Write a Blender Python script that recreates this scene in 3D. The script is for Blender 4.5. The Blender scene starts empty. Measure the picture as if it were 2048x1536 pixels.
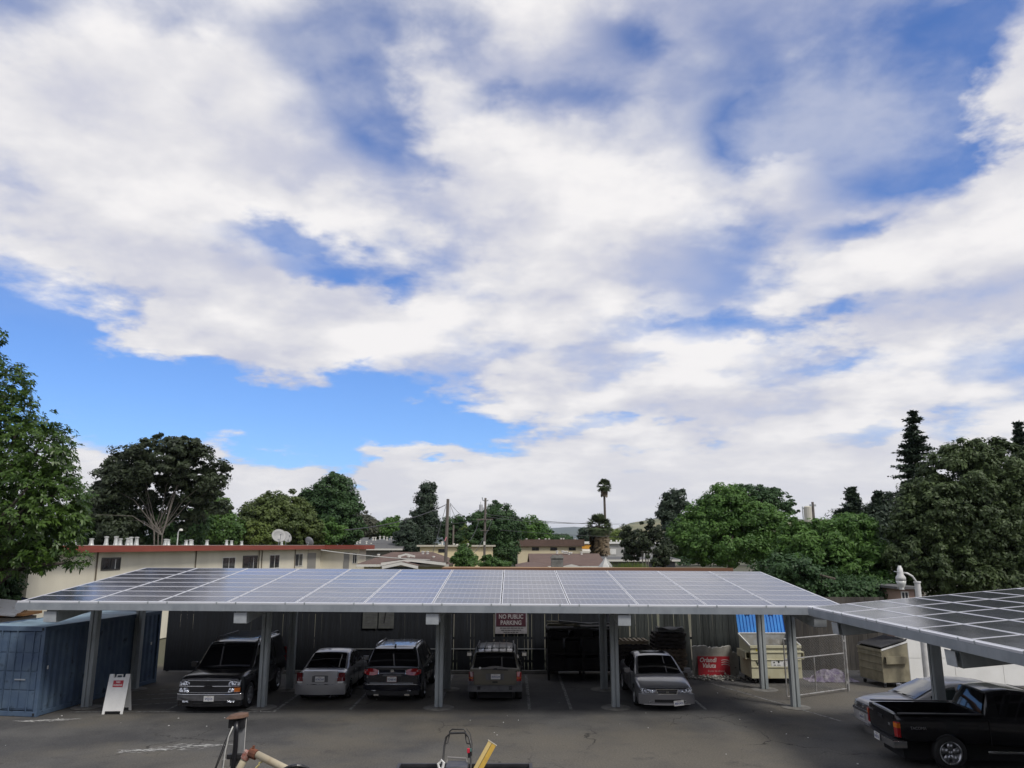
import bpy, bmesh, math, random
import numpy as np
from mathutils import Vector, Matrix, Euler
R = math.radians
random.seed(7)
rng = np.random.default_rng(11)
sc = bpy.context.scene
COL = sc.collection

# ------------------------------------------------------------------ camera
CAM_H, TILT, FPX = 5.03, R(11.81), 1540.0        # metres, radians, focal length for a 2048 wide frame
cam_d = bpy.data.cameras.new('camera'); cam_d.sensor_width = 36.0; cam_d.lens = 36.0*FPX/2048.0
cam_d.clip_start = 0.1; cam_d.clip_end = 30000
cam = bpy.data.objects.new('camera', cam_d); COL.objects.link(cam)
cam.location = (0, 0, CAM_H); cam.rotation_euler = (R(90)+TILT, 0, 0)
sc.camera = cam
CT, ST = math.cos(TILT), math.sin(TILT)
def at(px, py, Y):
    """world point at forward distance Y that the photo shows at pixel (px, py)"""
    u = (px-1024)/FPX; v = (py-768)/FPX
    zc = Y/(CT+v*ST)
    return Vector((u*zc, Y, CAM_H-zc*(v*CT-ST)))
def ppm(Y, py=1090):
    return FPX/(Y/(CT+(py-768)/FPX*ST))

# ------------------------------------------------------------------ light
SUN_EL, SUN_AZ = 50.0, 138.0      # degrees; azimuth clockwise from +Y (sun behind the camera, veiled by cloud)
sun_d = bpy.data.lights.new('sun', 'SUN'); sun_d.energy = 2.2; sun_d.angle = R(14); sun_d.color = (1.0, 0.95, 0.88)
sun = bpy.data.objects.new('sun', sun_d); COL.objects.link(sun)
sd = Vector((math.sin(R(SUN_AZ))*math.cos(R(SUN_EL)), math.cos(R(SUN_AZ))*math.cos(R(SUN_EL)), math.sin(R(SUN_EL))))
sun.rotation_euler = sd.to_track_quat('Z', 'Y').to_euler()
sun.location = (0, 0, 40)
sc.view_settings.view_transform = 'Standard'; sc.view_settings.look = 'None'
sc.view_settings.gamma = 1.0; sc.view_settings.exposure = 0.22
sc.view_settings.use_curve_mapping = False
sc.cycles.max_bounces = 6; sc.cycles.diffuse_bounces = 3; sc.cycles.glossy_bounces = 3
sc.cycles.transmission_bounces = 4; sc.cycles.transparent_max_bounces = 6
try:
    sc.cycles.use_denoising = True
except Exception: pass

# ------------------------------------------------------------------ sky
def build_world():
    w = bpy.data.worlds.new('World'); sc.world = w; w.use_nodes = True
    nt = w.node_tree; nt.nodes.clear()
    N = nt.nodes.new; L = nt.links.new
    def math_(op, a, b=None, c=None, clamp=False):
        n = N('ShaderNodeMath'); n.operation = op; n.use_clamp = clamp
        for i, v in enumerate((a, b, c)):
            if v is None: continue
            if isinstance(v, (int, float)): n.inputs[i].default_value = v
            else: L(v, n.inputs[i])
        return n.outputs[0]
    def vm(op, a, b=None):
        n = N('ShaderNodeVectorMath'); n.operation = op
        for i, v in enumerate((a, b)):
            if v is None: continue
            if isinstance(v, tuple): n.inputs[i].default_value = v
            else: L(v, n.inputs[i])
        return n.outputs[1] if op == 'LENGTH' else n.outputs[0]
    def smooth(x, lo, hi, a=0.0, b=1.0):
        n = N('ShaderNodeMapRange'); n.interpolation_type = 'SMOOTHSTEP'
        L(x, n.inputs[0]); n.inputs[1].default_value = lo; n.inputs[2].default_value = hi
        n.inputs[3].default_value = a; n.inputs[4].default_value = b
        return n.outputs[0]
    def noise(vec, scale, detail=6, rough=0.55, dist=0.0):
        n = N('ShaderNodeTexNoise'); L(vec, n.inputs['Vector']); n.inputs['Scale'].default_value = scale
        n.inputs['Detail'].default_value = detail; n.inputs['Roughness'].default_value = rough
        n.inputs['Distortion'].default_value = dist
        return n.outputs
    def mixc(f, a, b):
        n = N('ShaderNodeMix'); n.data_type = 'RGBA'; L(f, n.inputs[0]) if not isinstance(f, float) else None
        if isinstance(f, float): n.inputs[0].default_value = f
        for i, v in ((6, a), (7, b)):
            if isinstance(v, tuple): n.inputs[i].default_value = v
            else: L(v, n.inputs[i])
        return n.outputs[2]
    tc = N('ShaderNodeTexCoord')
    sep = N('ShaderNodeSeparateXYZ'); L(tc.outputs['Generated'], sep.inputs[0])
    x, y, z = sep.outputs
    # azimuth / elevation in radians and degrees: the cloud banks and gaps have their places in the sky
    azr = math_('ARCTAN2', x, y); elr = math_('ARCSINE', z)
    az = math_('MULTIPLY', azr, 180/math.pi); sa = math_('SINE', azr); ca = math_('COSINE', azr)
    def field(de, full=True):
        """cloud density at this azimuth, de degrees higher up"""
        e = math_('ADD', elr, math.radians(de)); el = math_('MULTIPLY', e, 180/math.pi)
        cz = math_('DIVIDE', math_('COSINE', e), math_('ADD', math_('MAXIMUM', math_('SINE', e), 0.0), DECK))
        cp = N('ShaderNodeCombineXYZ'); L(math_('MULTIPLY', sa, cz), cp.inputs[0]); L(math_('MULTIPLY', ca, cz), cp.inputs[1]); deck = cp.outputs[0]
        n1 = noise(deck, 1.9, 3, 0.5, 0.0); n2 = noise(vm('ADD', deck, (7.3, 2.1, 0.0)), 3.0, 6, 0.48, 0.1); n4 = noise(vm('ADD', deck, (4.4, 0.6, 0.0)), 13.0, 6, 0.58, 0.2)
        base = math_('MULTIPLY_ADD', math_('SUBTRACT', n1[0], 0.5), 1.2, 0.60)
        base = math_('ADD', base, math_('MULTIPLY', math_('SUBTRACT', n2[0], 0.5), 2.1))
        base = math_('ADD', base, math_('MULTIPLY', math_('SUBTRACT', n4[0], 0.5), 0.5))
        if not full: return base
        comb = N('ShaderNodeCombineXYZ'); L(az, comb.inputs[0]); L(el, comb.inputs[1])
        wob = vm('MULTIPLY', vm('SUBTRACT', n2[1], (0.5, 0.5, 0.5)), (14.0, 8.0, 0.0)); wob2 = vm('MULTIPLY', vm('SUBTRACT', n4[1], (0.5, 0.5, 0.5)), (4.0, 2.5, 0.0))
        aw = vm('ADD', vm('ADD', comb.outputs[0], wob), wob2)
        tot = None
        for lst, sg in ((GAPS, -1.0), (BANKS, 1.0)):
            for c, r, k in lst:
                q = vm('MULTIPLY', vm('SUBTRACT', aw, (c[0], c[1], 0.0)), (1/r[0], 1/r[1], 0.0))
                b = math_('MULTIPLY', smooth(vm('LENGTH', q), 1.6, 0.0), sg*k)
                tot = b if tot is None else math_('ADD', tot, b)
        raw = base; base = math_('ADD', base, math_('MULTIPLY', smooth(el, 8.5, 4.5), 0.7))
        return math_('ADD', base, tot), raw
    d0, b0 = field(0.0)
    b1 = field(4.2, False)
    mask = smooth(d0, MASK_LO, MASK_HI)
    mask = math_('MAXIMUM', mask, math_('MULTIPLY', smooth(b0, 0.25, 1.0, 0.0, 0.5), smooth(elr, 0.2, 0.5)))
    # sunlit crowns against mauve-grey bases: compare with the density a little higher up
    lit = smooth(math_('SUBTRACT', b0, b1), -0.55, 0.65)
    lit = math_('ADD', math_('MULTIPLY', math_('SUBTRACT', lit, 0.55), smooth(elr, 0.02, 0.22, 0.35, 1.0)), 0.55)
    lit = math_('MULTIPLY_ADD', smooth(d0, 0.1, 0.9), 0.22, math_('MULTIPLY', lit, 0.78))
    mid = mixc(smooth(lit, 0.10, 0.62), CLOUD_LO, CLOUD_MID)
    cloud = mixc(smooth(lit, 0.52, 1.0), mid, CLOUD_HI)
    sky = N('ShaderNodeTexSky'); sky.sky_type = 'NISHITA'; sky.sun_disc = False
    sky.sun_elevation = R(SUN_EL); sky.sun_rotation = R(SUN_AZ); sky.altitude = 20
    sky.air_density = 1.0; sky.dust_density = 0.4; sky.ozone_density = 2.2
    mul = N('ShaderNodeMix'); mul.data_type = 'RGBA'; mul.blend_type = 'MULTIPLY'; mul.inputs[0].default_value = 1.0
    L(sky.outputs[0], mul.inputs[6]); mul.inputs[7].default_value = SKY_TINT
    col = mixc(mask, mul.outputs[2], cloud)
    bg = N('ShaderNodeBackground'); L(col, bg.inputs[0]); bg.inputs[1].default_value = SKY_STR
    out = N('ShaderNodeOutputWorld'); L(bg.outputs[0], out.inputs[0])
    w.cycles.sampling_method = 'MANUAL'; w.cycles.sample_map_resolution = 512
SKY_STR = 0.12
SKY_TINT = (0.52, 0.74, 1.12, 1)
CLOUD_HI = (6.75, 6.6, 6.6, 1); CLOUD_MID = (5.55, 5.5, 5.75, 1); CLOUD_LO = (4.15, 4.25, 5.05, 1)
def azel(px, py):
    u = (px-1024)/FPX; v = (py-768)/FPX
    X, Y, Z = u, CT+v*ST, ST-v*CT
    return (math.degrees(math.atan2(X, Y)), math.degrees(math.asin(Z/math.sqrt(X*X+Y*Y+Z*Z))))
def sk(px, py, rx, ry, k):
    return (azel(px, py), (rx/26.5, ry/26.5), k)
DECK, MASK_LO, MASK_HI = 0.20, -0.38, 0.84
GAPS = [sk(150, 760, 260, 70, .6), sk(600, 830, 360, 60, .5), sk(330, 830, 470, 90, 1.35), sk(40, 660, 200, 110, 1.5), sk(720, 835, 280, 75, 1.3), sk(900, 880, 140, 40, .9),
        sk(820, 40, 170, 110, 0.42), sk(690, 120, 140, 110, 0.6), sk(800, 250, 110, 80, 0.7), sk(640, 510, 130, 45, 0.9), sk(520, 470, 160, 30, .5),
        sk(1600, 160, 240, 130, 0.6), sk(1850, 190, 170, 120, .9), sk(1990, 60, 120, 60, .9), sk(1520, 250, 120, 60, 0.75), sk(1690, 490, 70, 40, 0.8),
        sk(1790, 340, 140, 60, 0.7), sk(1560, 655, 150, 25, 0.7), sk(1440, 520, 110, 90, .35), sk(1380, 640, 170, 20, .45),
        sk(1235, 85, 70, 40, 0.4), sk(1080, 205, 100, 35, 0.3), sk(970, 210, 60, 30, .4), sk(680, 575, 120, 25, 0.65), sk(1280, 885, 170, 18, 0.5), sk(1740, 865, 150, 20, .5),
        sk(110, 30, 200, 55, .45), sk(450, 40, 220, 60, .35), sk(1250, 735, 140, 22, .3), sk(1650, 700, 110, 18, .5)]
BANKS = [sk(480, 655, 270, 70, 1.0), sk(270, 270, 360, 160, 0.5), sk(170, 480, 230, 60, .4), sk(1080, 430, 300, 220, 0.4), sk(2040, 220, 100, 140, 1.6),
         sk(1900, 560, 240, 140, 0.4), sk(1080, 800, 220, 70, 0.6), sk(150, 812, 80, 24, 1.1), sk(1500, 830, 300, 60, 0.3), sk(600, 955, 500, 26, .5)]
build_world()

# ------------------------------------------------------------------ mesh builder
class MB:
    def __init__(s): s.v = []; s.f = []; s.m = []; s.mi = 0
    def add(s, vs, fs):
        o = len(s.v); s.v += [tuple(p) for p in vs]; s.f += [tuple(i+o for i in f) for f in fs]; s.m += [s.mi]*len(fs); return s
    def box(s, c, d, rot=None, taper=None):
        x, y, z = d[0]/2, d[1]/2, d[2]/2
        vs = [Vector((a*x, b*y, e*z)) for e in (-1, 1) for b in (-1, 1) for a in (-1, 1)]
        if taper: vs = [Vector((p.x*(taper if p.z > 0 else 1), p.y*(taper if p.z > 0 else 1), p.z)) for p in vs]
        if rot is not None:
            M = rot if isinstance(rot, Matrix) else Euler(rot).to_matrix()
            vs = [M @ p for p in vs]
        c = Vector(c); vs = [p+c for p in vs]
        return s.add(vs, [(0,2,3,1),(4,5,7,6),(0,1,5,4),(2,6,7,3),(0,4,6,2),(1,3,7,5)])
    def b2(s, x0, x1, y0, y1, z0, z1): return s.box(((x0+x1)/2,(y0+y1)/2,(z0+z1)/2), (abs(x1-x0),abs(y1-y0),abs(z1-z0)))
    def tube(s, pts, r, n=8, cap=True):
        pts = [Vector(p) for p in pts]; rr = r if isinstance(r, (list, tuple)) else [r]*len(pts)
        rings = []; up = None
        for i, p in enumerate(pts):
            t = (pts[min(i+1, len(pts)-1)]-pts[max(i-1, 0)])
            if t.length < 1e-9: t = Vector((0, 0, 1))
            t.normalize()
            if up is None or abs(t.dot(up)) > 0.97: up = Vector((1, 0, 0)) if abs(t.x) < 0.8 else Vector((0, 1, 0))
            a = t.cross(up); a.normalize(); b = t.cross(a); b.normalize()
            rings.append([p+(a*math.cos(2*math.pi*k/n)+b*math.sin(2*math.pi*k/n))*rr[i] for k in range(n)])
        return s.loft(rings, cap)
    def loft(s, rings, cap=True, closed=True):
        n = len(rings[0]); vs = [p for r in rings for p in r]; fs = []
        for i in range(len(rings)-1):
            for k in range(n if closed else n-1):
                a = i*n+k; b = i*n+(k+1) % n
                fs.append((a, b, b+n, a+n))
        if cap: fs.append(tuple(range(n-1, -1, -1))); fs.append(tuple((len(rings)-1)*n+k for k in range(n)))
        return s.add(vs, fs)
    def cyl(s, p0, p1, r, n=12, r2=None): return s.tube([p0, p1], [r, r if r2 is None else r2], n)
    def lathe(s, prof, c=(0,0,0), n=16, axis='Z', cap=True):
        rings = []
        for r, h in prof:
            ring = []
            for k in range(n):
                a = 2*math.pi*k/n; p = (r*math.cos(a), r*math.sin(a), h)
                if axis == 'X': p = (p[2], p[0], p[1])
                if axis == 'Y': p = (p[1], p[2], p[0])
                ring.append(Vector(p)+Vector(c))
            rings.append(ring)
        return s.loft(rings, cap)
    def prism(s, poly, y0, y1, axis='Y'):
        """extrude a 2D polygon: axis Y -> poly in (x,z); axis X -> (y,z); axis Z -> (x,y)"""
        def mk(p, h):
            return {'Y': (p[0], h, p[1]), 'X': (h, p[0], p[1]), 'Z': (p[0], p[1], h)}[axis]
        return s.loft([[Vector(mk(p, y0)) for p in poly], [Vector(mk(p, y1)) for p in poly]])
    def quad(s, a, b, c, d): return s.add([a, b, c, d], [(0, 1, 2, 3)])
    def grid(s, fn, nu, nv):
        vs = [fn(i/nu, j/nv) for j in range(nv+1) for i in range(nu+1)]
        fs = [(j*(nu+1)+i, j*(nu+1)+i+1, (j+1)*(nu+1)+i+1, (j+1)*(nu+1)+i) for j in range(nv) for i in range(nu)]
        return s.add(vs, fs)
    def mesh(s, name, mats, smooth=False):
        me = bpy.data.meshes.new(name); me.from_pydata([tuple(p) for p in s.v], [], s.f)
        for m in (mats if isinstance(mats, (list, tuple)) else [mats]): me.materials.append(m)
        if any(s.m): me.polygons.foreach_set('material_index', s.m)
        bm = bmesh.new(); bm.from_mesh(me); bmesh.ops.recalc_face_normals(bm, faces=bm.faces); bm.to_mesh(me); bm.free()
        if smooth: me.shade_smooth()
        me.update(); return me
    def build(s, name, mats, parent=None, smooth=False, bevel=0.0, subsurf=0, seg=2, loc=None):
        o = obj(name, s.mesh(name, mats, smooth), parent)
        if loc is not None: o.location = loc
        if subsurf:
            m = o.modifiers.new('s', 'SUBSURF'); m.levels = subsurf; m.render_levels = subsurf
        if bevel:
            m = o.modifiers.new('b', 'BEVEL'); m.width = bevel; m.segments = seg; m.limit_method = 'ANGLE'; m.angle_limit = R(35)
            o.data.shade_smooth()
            w = o.modifiers.new('w', 'WEIGHTED_NORMAL'); w.keep_sharp = True
        return o
def obj(name, me, parent=None, loc=None, rot=None):
    o = bpy.data.objects.new(name, me); COL.objects.link(o)
    if parent is not None: o.parent = parent
    if loc is not None: o.location = loc
    if rot is not None: o.rotation_euler = rot
    return o
def tag(o, label, cat, group=None):
    o['label'] = label; o['category'] = cat
    if group: o['group'] = group
    return o
def thing(name, label, cat, loc=(0,0,0), rz=0.0, group=None):
    o = bpy.data.objects.new(name, None); COL.objects.link(o); o.empty_display_size = 0.2
    o.location = loc; o.rotation_euler = (0, 0, rz)
    return tag(o, label, cat, group)
def struct(o): o['kind'] = 'structure'; return o
def copy_tree(o, parent=None):
    c = o.copy(); COL.objects.link(c); c.parent = parent
    for ch in list(o.children): copy_tree(ch, c)
    return c
def fastmesh(name, V, Fq, mats, smooth=False):
    """V (n,3) float array, Fq (m,k) int array of equal-sized faces"""
    me = bpy.data.meshes.new(name); V = np.asarray(V, np.float32); Fq = np.asarray(Fq, np.int32)
    m, k = Fq.shape
    me.vertices.add(len(V)); me.vertices.foreach_set('co', V.ravel())
    me.loops.add(m*k); me.loops.foreach_set('vertex_index', Fq.ravel())
    me.polygons.add(m); me.polygons.foreach_set('loop_start', np.arange(0, m*k, k, dtype=np.int32))
    me.polygons.foreach_set('loop_total', np.full(m, k, np.int32))
    for mm in (mats if isinstance(mats, (list, tuple)) else [mats]): me.materials.append(mm)
    me.update(calc_edges=True); me.validate()
    if smooth: me.shade_smooth()
    return me
def text(s, size, mat, parent, loc, rot, ext=0.002, shear=0.0, bold=0.0, sx=1.0, align='CENTER', name='lettering'):
    cu = bpy.data.curves.new('t', 'FONT'); cu.body = s; cu.size = size; cu.align_x = align; cu.align_y = 'CENTER'
    cu.extrude = ext; cu.shear = shear; cu.offset = bold; cu.resolution_u = 3
    t = bpy.data.objects.new('t', cu); COL.objects.link(t)
    me = bpy.data.meshes.new_from_object(t.evaluated_get(bpy.context.evaluated_depsgraph_get()))
    bpy.data.objects.remove(t); bpy.data.curves.remove(cu)
    me.materials.clear(); me.materials.append(mat)
    o = obj(name, me, parent, loc, rot); o.scale = (sx, 1, 1); return o

# ------------------------------------------------------------------ materials
MATS = {}
def mat(name, col, rough=0.6, metal=0.0, col2=None, scale=4.0, detail=6, lo=0.35, hi=0.7, bump=0.0, bscale=40.0,
        spec=0.5, coat=0.0, stretch=None, rnd=0.0, world=False, col3=None, scale3=1.0, lo3=0.55, hi3=0.7, rough2=None):
    if name in MATS: return MATS[name]
    m = bpy.data.materials.new(name); MATS[name] = m; m.use_nodes = True
    nt = m.node_tree; N = nt.nodes.new; L = nt.links.new; b = nt.nodes['Principled BSDF']
    b.inputs['Roughness'].default_value = rough; b.inputs['Metallic'].default_value = metal
    b.inputs['Specular IOR Level'].default_value = spec
    b.inputs['Coat Weight'].default_value = coat; b.inputs['Coat Roughness'].default_value = 0.04
    c4 = lambda c: (c[0], c[1], c[2], 1)
    b.inputs['Base Color'].default_value = c4(col)
    out = None
    if col2 is not None or bump or rnd or col3 is not None:
        if world:
            g = N('ShaderNodeNewGeometry'); vec = g.outputs['Position']
        else:
            g = N('ShaderNodeTexCoord'); vec = g.outputs['Object']
        if stretch:
            mp = N('ShaderNodeMapping'); mp.inputs['Scale'].default_value = stretch; L(vec, mp.inputs[0]); vec = mp.outputs[0]
        def nz(sc_, det=detail):
            n = N('ShaderNodeTexNoise'); n.inputs['Scale'].default_value = sc_; n.inputs['Detail'].default_value = det
            n.inputs['Roughness'].default_value = 0.6; L(vec, n.inputs['Vector']); return n.outputs[0]
        def ramp(x, a, c):
            r = N('ShaderNodeMapRange'); r.interpolation_type = 'SMOOTHSTEP'; L(x, r.inputs[0]); r.inputs[1].default_value = a; r.inputs[2].default_value = c; return r.outputs[0]
        def mix(f, a, c):
            x = N('ShaderNodeMix'); x.data_type = 'RGBA'; L(f, x.inputs[0])
            for i, v in ((6, a), (7, c)):
                if isinstance(v, tuple): x.inputs[i].default_value = v
                else: L(v, x.inputs[i])
            return x.outputs[2]
        cur = c4(col)
        if col2 is not None:
            f = ramp(nz(scale), lo, hi); cur = mix(f, cur, c4(col2))
            if rough2 is not None:
                rr = N('ShaderNodeMapRange'); L(f, rr.inputs[0]); rr.inputs[3].default_value = rough; rr.inputs[4].default_value = rough2; L(rr.outputs[0], b.inputs['Roughness'])
        if col3 is not None: cur = mix(ramp(nz(scale3), lo3, hi3), cur, c4(col3))
        if rnd:
            oi = N('ShaderNodeObjectInfo'); hs = N('ShaderNodeHueSaturation')
            mr = N('ShaderNodeMapRange'); L(oi.outputs['Random'], mr.inputs[0]); mr.inputs[3].default_value = 1-rnd; mr.inputs[4].default_value = 1+rnd
            L(mr.outputs[0], hs.inputs['Value'])
            if isinstance(cur, tuple): hs.inputs['Color'].default_value = cur
            else: L(cur, hs.inputs['Color'])
            cur = hs.outputs[0]
        if not isinstance(cur, tuple): L(cur, b.inputs['Base Color'])
        if bump:
            bp = N('ShaderNodeBump'); bp.inputs['Strength'].default_value = min(bump, 1.0); bp.inputs['Distance'].default_value = 0.02
            L(nz(bscale, 4), bp.inputs['Height']); L(bp.outputs[0], b.inputs['Normal'])
    return m
def paint(name, col, rough=0.28, metal=0.0, coat=0.45, dust=None):
    return mat(name, col, rough, metal, col2=dust, scale=3.0, lo=0.4, hi=0.85, coat=coat, spec=0.5)
# ================================================================== the setting
def asphalt_mat():
    m = bpy.data.materials.new('asphalt'); m.use_nodes = True; nt = m.node_tree; N = nt.nodes.new; L = nt.links.new
    b = nt.nodes['Principled BSDF']; g = N('ShaderNodeNewGeometry'); P = g.outputs['Position']
    def nz(scale, det=6, rough=0.6, off=0.0, st=None):
        n = N('ShaderNodeTexNoise'); n.inputs['Scale'].default_value = scale; n.inputs['Detail'].default_value = det; n.inputs['Roughness'].default_value = rough
        mp = N('ShaderNodeMapping'); mp.inputs['Location'].default_value = (off, off*0.7, 0); L(P, mp.inputs[0])
        if st: mp.inputs['Scale'].default_value = st
        L(mp.outputs[0], n.inputs['Vector']); return n.outputs[0]
    def rp(x, a, c, o0=0.0, o1=1.0):
        r = N('ShaderNodeMapRange'); r.interpolation_type = 'SMOOTHSTEP'; L(x, r.inputs[0]); r.inputs[1].default_value = a; r.inputs[2].default_value = c
        r.inputs[3].default_value = o0; r.inputs[4].default_value = o1; return r.outputs[0]
    def mix(f, a, c, mode='MIX'):
        x = N('ShaderNodeMix'); x.data_type = 'RGBA'; x.blend_type = mode
        if isinstance(f, float): x.inputs[0].default_value = f
        else: L(f, x.inputs[0])
        for i, v in ((6, a), (7, c)):
            if isinstance(v, tuple): x.inputs[i].default_value = v
            else: L(v, x.inputs[i])
        return x.outputs[2]
    def mt(op, a, c):
        x = N('ShaderNodeMath'); x.operation = op
        for i, v in ((0, a), (1, c)):
            if isinstance(v, float): x.inputs[i].default_value = v
            else: L(v, x.inputs[i])
        return x.outputs[0]
    c = mix(rp(nz(0.35, 8, 0.62), 0.36, 0.66), (0.062, 0.062, 0.063, 1), (0.108, 0.106, 0.101, 1))
    c = mix(rp(nz(0.13, 6, 0.6, 21.0), 0.45, 0.64, 0.0, 0.75), c, (0.140, 0.126, 0.100, 1))       # dusty brown drifts
    c = mix(rp(nz(0.9, 6, 0.65, 5.0), 0.56, 0.74, 0.0, 0.6), c, (0.036, 0.036, 0.039, 1))          # oil and patching
    c = mix(rp(nz(2.4, 8, 0.7, 9.0, (0.6, 1.8, 1)), 0.60, 0.80, 0.0, 0.5), c, (0.15, 0.14, 0.12, 1))   # scuffs
    gr = nz(95.0, 3, 0.7)
    c = mix(0.45, c, mix(rp(nz(22.0, 4, 0.75, 3.0), 0.3, 0.72), (0.45, 0.45, 0.45, 1), (1.55, 1.55, 1.55, 1)), 'MULTIPLY')
    c = mix(rp(nz(5.5, 3, 0.5, 14.0), 0.70, 0.76, 0.0, 0.7), c, (0.020, 0.020, 0.022, 1))            # oil drips
    c = mix(0.5, c, mix(rp(gr, 0.3, 0.75), (0.55, 0.55, 0.55, 1), (1.5, 1.5, 1.5, 1)), 'MULTIPLY')
    # cracks
    vo = N('ShaderNodeTexVoronoi'); vo.feature = 'DISTANCE_TO_EDGE'; vo.inputs['Scale'].default_value = 0.33
    dn = N('ShaderNodeTexNoise'); dn.inputs['Scale'].default_value = 1.3; dn.inputs['Detail'].default_value = 6; L(P, dn.inputs['Vector'])
    vmx = N('ShaderNodeVectorMath'); vmx.operation = 'MULTIPLY_ADD'; L(dn.outputs[1], vmx.inputs[0]); vmx.inputs[1].default_value = (1.6, 1.6, 0); L(P, vmx.inputs[2])
    L(vmx.outputs[0], vo.inputs['Vector'])
    crack = mt('MULTIPLY', rp(vo.outputs[0], 0.009, 0.002, 0.0, 0.8), rp(nz(0.25, 3, 0.5, 31.0), 0.46, 0.62))
    c = mix(crack, c, (0.018, 0.017, 0.016, 1))
    L(c, b.inputs['Base Color']); b.inputs['Roughness'].default_value = 0.88; b.inputs['Specular IOR Level'].default_value = 0.3
    bp = N('ShaderNodeBump'); bp.inputs['Strength'].default_value = 0.5; bp.inputs['Distance'].default_value = 0.012
    L(mt('SUBTRACT', mt('ADD', gr, mt('MULTIPLY', nz(7.0, 6), 0.8)), crack), bp.inputs['Height']); L(bp.outputs[0], b.inputs['Normal'])
    return m
def sheet(name, x0, x1, y0, y1, z, m, nx=1, ny=1):
    s = MB(); s.grid(lambda u, v: (x0+(x1-x0)*u, y0+(y1-y0)*v, z), nx, ny); return struct(s.build(name, m))
EARTH = mat('earth', (0.10, 0.085, 0.06), 0.95, col2=(0.06, 0.075, 0.035), scale=0.05, world=True)
sheet('ground', -9000, 9000, -4000, 14000, -0.06, EARTH, 6, 6)
sheet('asphalt_lot', -32, 34, -6, 33.4, 0.0, asphalt_mat(), 2, 2)
CONC = mat('concrete', (0.20, 0.195, 0.18), 0.85, col2=(0.11, 0.105, 0.095), scale=2.5, bump=0.3, bscale=30)
WHITEP = mat('worn_white_paint', (0.23, 0.23, 0.22), 0.8, col2=(0.07, 0.07, 0.07), scale=7.0, lo=0.40, hi=0.60, world=True)
GALV = mat('galvanised_steel', (0.36, 0.39, 0.42), 0.5, 0.2, col2=(0.28, 0.31, 0.34), scale=2.2, bump=0.06, bscale=12, stretch=(1, 1, 0.5))
GALVD = mat('primer_grey_steel', (0.37, 0.40, 0.405), 0.6, 0.08, col2=(0.26, 0.29, 0.30), scale=2.5, stretch=(1, 1, 0.35))
ALU = mat('anodised_aluminium', (0.62, 0.63, 0.66), 0.45, 0.2)
DARK = mat('black_void', (0.010, 0.010, 0.011), 0.8)
RUBBER = mat('rubber', (0.016, 0.016, 0.017), 0.75, bump=0.1, bscale=60)
CHROME = mat('chrome', (0.75, 0.76, 0.78), 0.10, 1.0)
WHITE = mat('white_paint', (0.72, 0.72, 0.70), 0.5, col2=(0.62, 0.62, 0.59), scale=3)

# --- parking lines, painted on the lot, and pale scuffs
def ribbon(name, pts, w, z=0.004, m=WHITEP):
    s = MB()
    for i in range(len(pts)-1):
        a, b = Vector(pts[i]), Vector(pts[i+1]); d = (b-a).normalized(); n = Vector((-d.y, d.x))*w/2
        s.quad((a.x-n.x, a.y-n.y, z), (b.x-n.x, b.y-n.y, z), (b.x+n.x, b.y+n.y, z), (a.x+n.x, a.y+n.y, z))
    return struct(s.build(name, m))
ribbon('parking_line', [(-13.6, 25.28), (-7.38, 25.28)], 0.11)
ribbon('parking_line', [(-7.34, 25.22), (-7.34, 32.2)], 0.11, 0.008)
for x in (-10.75, -5.05, -2.35, 0.55, 1.85, 6.05): ribbon('parking_line', [(x, 25.6), (x, 32.2)], 0.10)
ribbon('parking_line', [(7.4, 30.2), (9.6, 24.0)], 0.09)
for k in range(6): ribbon('hatch_line', [(-13.2+0.25*k, 26.0+0.95*k), (-10.9, 26.7+0.95*k)], 0.09, 0.0085)
def scuff(px, py, lx, ly, rot, seed):
    """patch of spilled white paint: many ragged flecks in one thin sheet"""
    r = random.Random(seed); c = at(px, py, 1)  # direction only
    t = CAM_H/((CAM_H-c.z)); c = Vector((c.x*t, 1*t, 0)); s = MB()
    for _ in range(70):
        u = r.gauss(0, 0.4); v = r.gauss(0, 0.3); a = rot
        x = c.x+u*lx*math.cos(a)-v*ly*math.sin(a); y = c.y+u*lx*math.sin(a)+v*ly*math.cos(a)
        l, w = r.uniform(.05, .22), r.uniform(.012, .035); b = a+r.gauss(0, .35)
        dx, dy = math.cos(b)*l, math.sin(b)*l; nx, ny = -math.sin(b)*w, math.cos(b)*w
        s.add([(x-dx, y-dy, .006+.0001*_), (x+nx, y+ny, .006+.0001*_), (x+dx, y+dy, .006+.0001*_), (x-nx*r.random(), y-ny*r.random(), .006+.0001*_)], [(0, 1, 2, 3)])
    o = s.build('paint_scuff', mat('spilled_white_paint', (.50, .50, .48), .8, col2=(.18, .18, .17), scale=9, lo=.42, hi=.62, world=True)); o['kind'] = 'structure'
scuff(380, 1493, 0.9, 0.35, 0.1, 1); scuff(295, 1501, 0.9, 0.2, 0.15, 2); scuff(75, 1442, 0.7, 0.15, 0.1, 3); scuff(120, 1440, 0.5, 0.12, 0.1, 4); 

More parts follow.
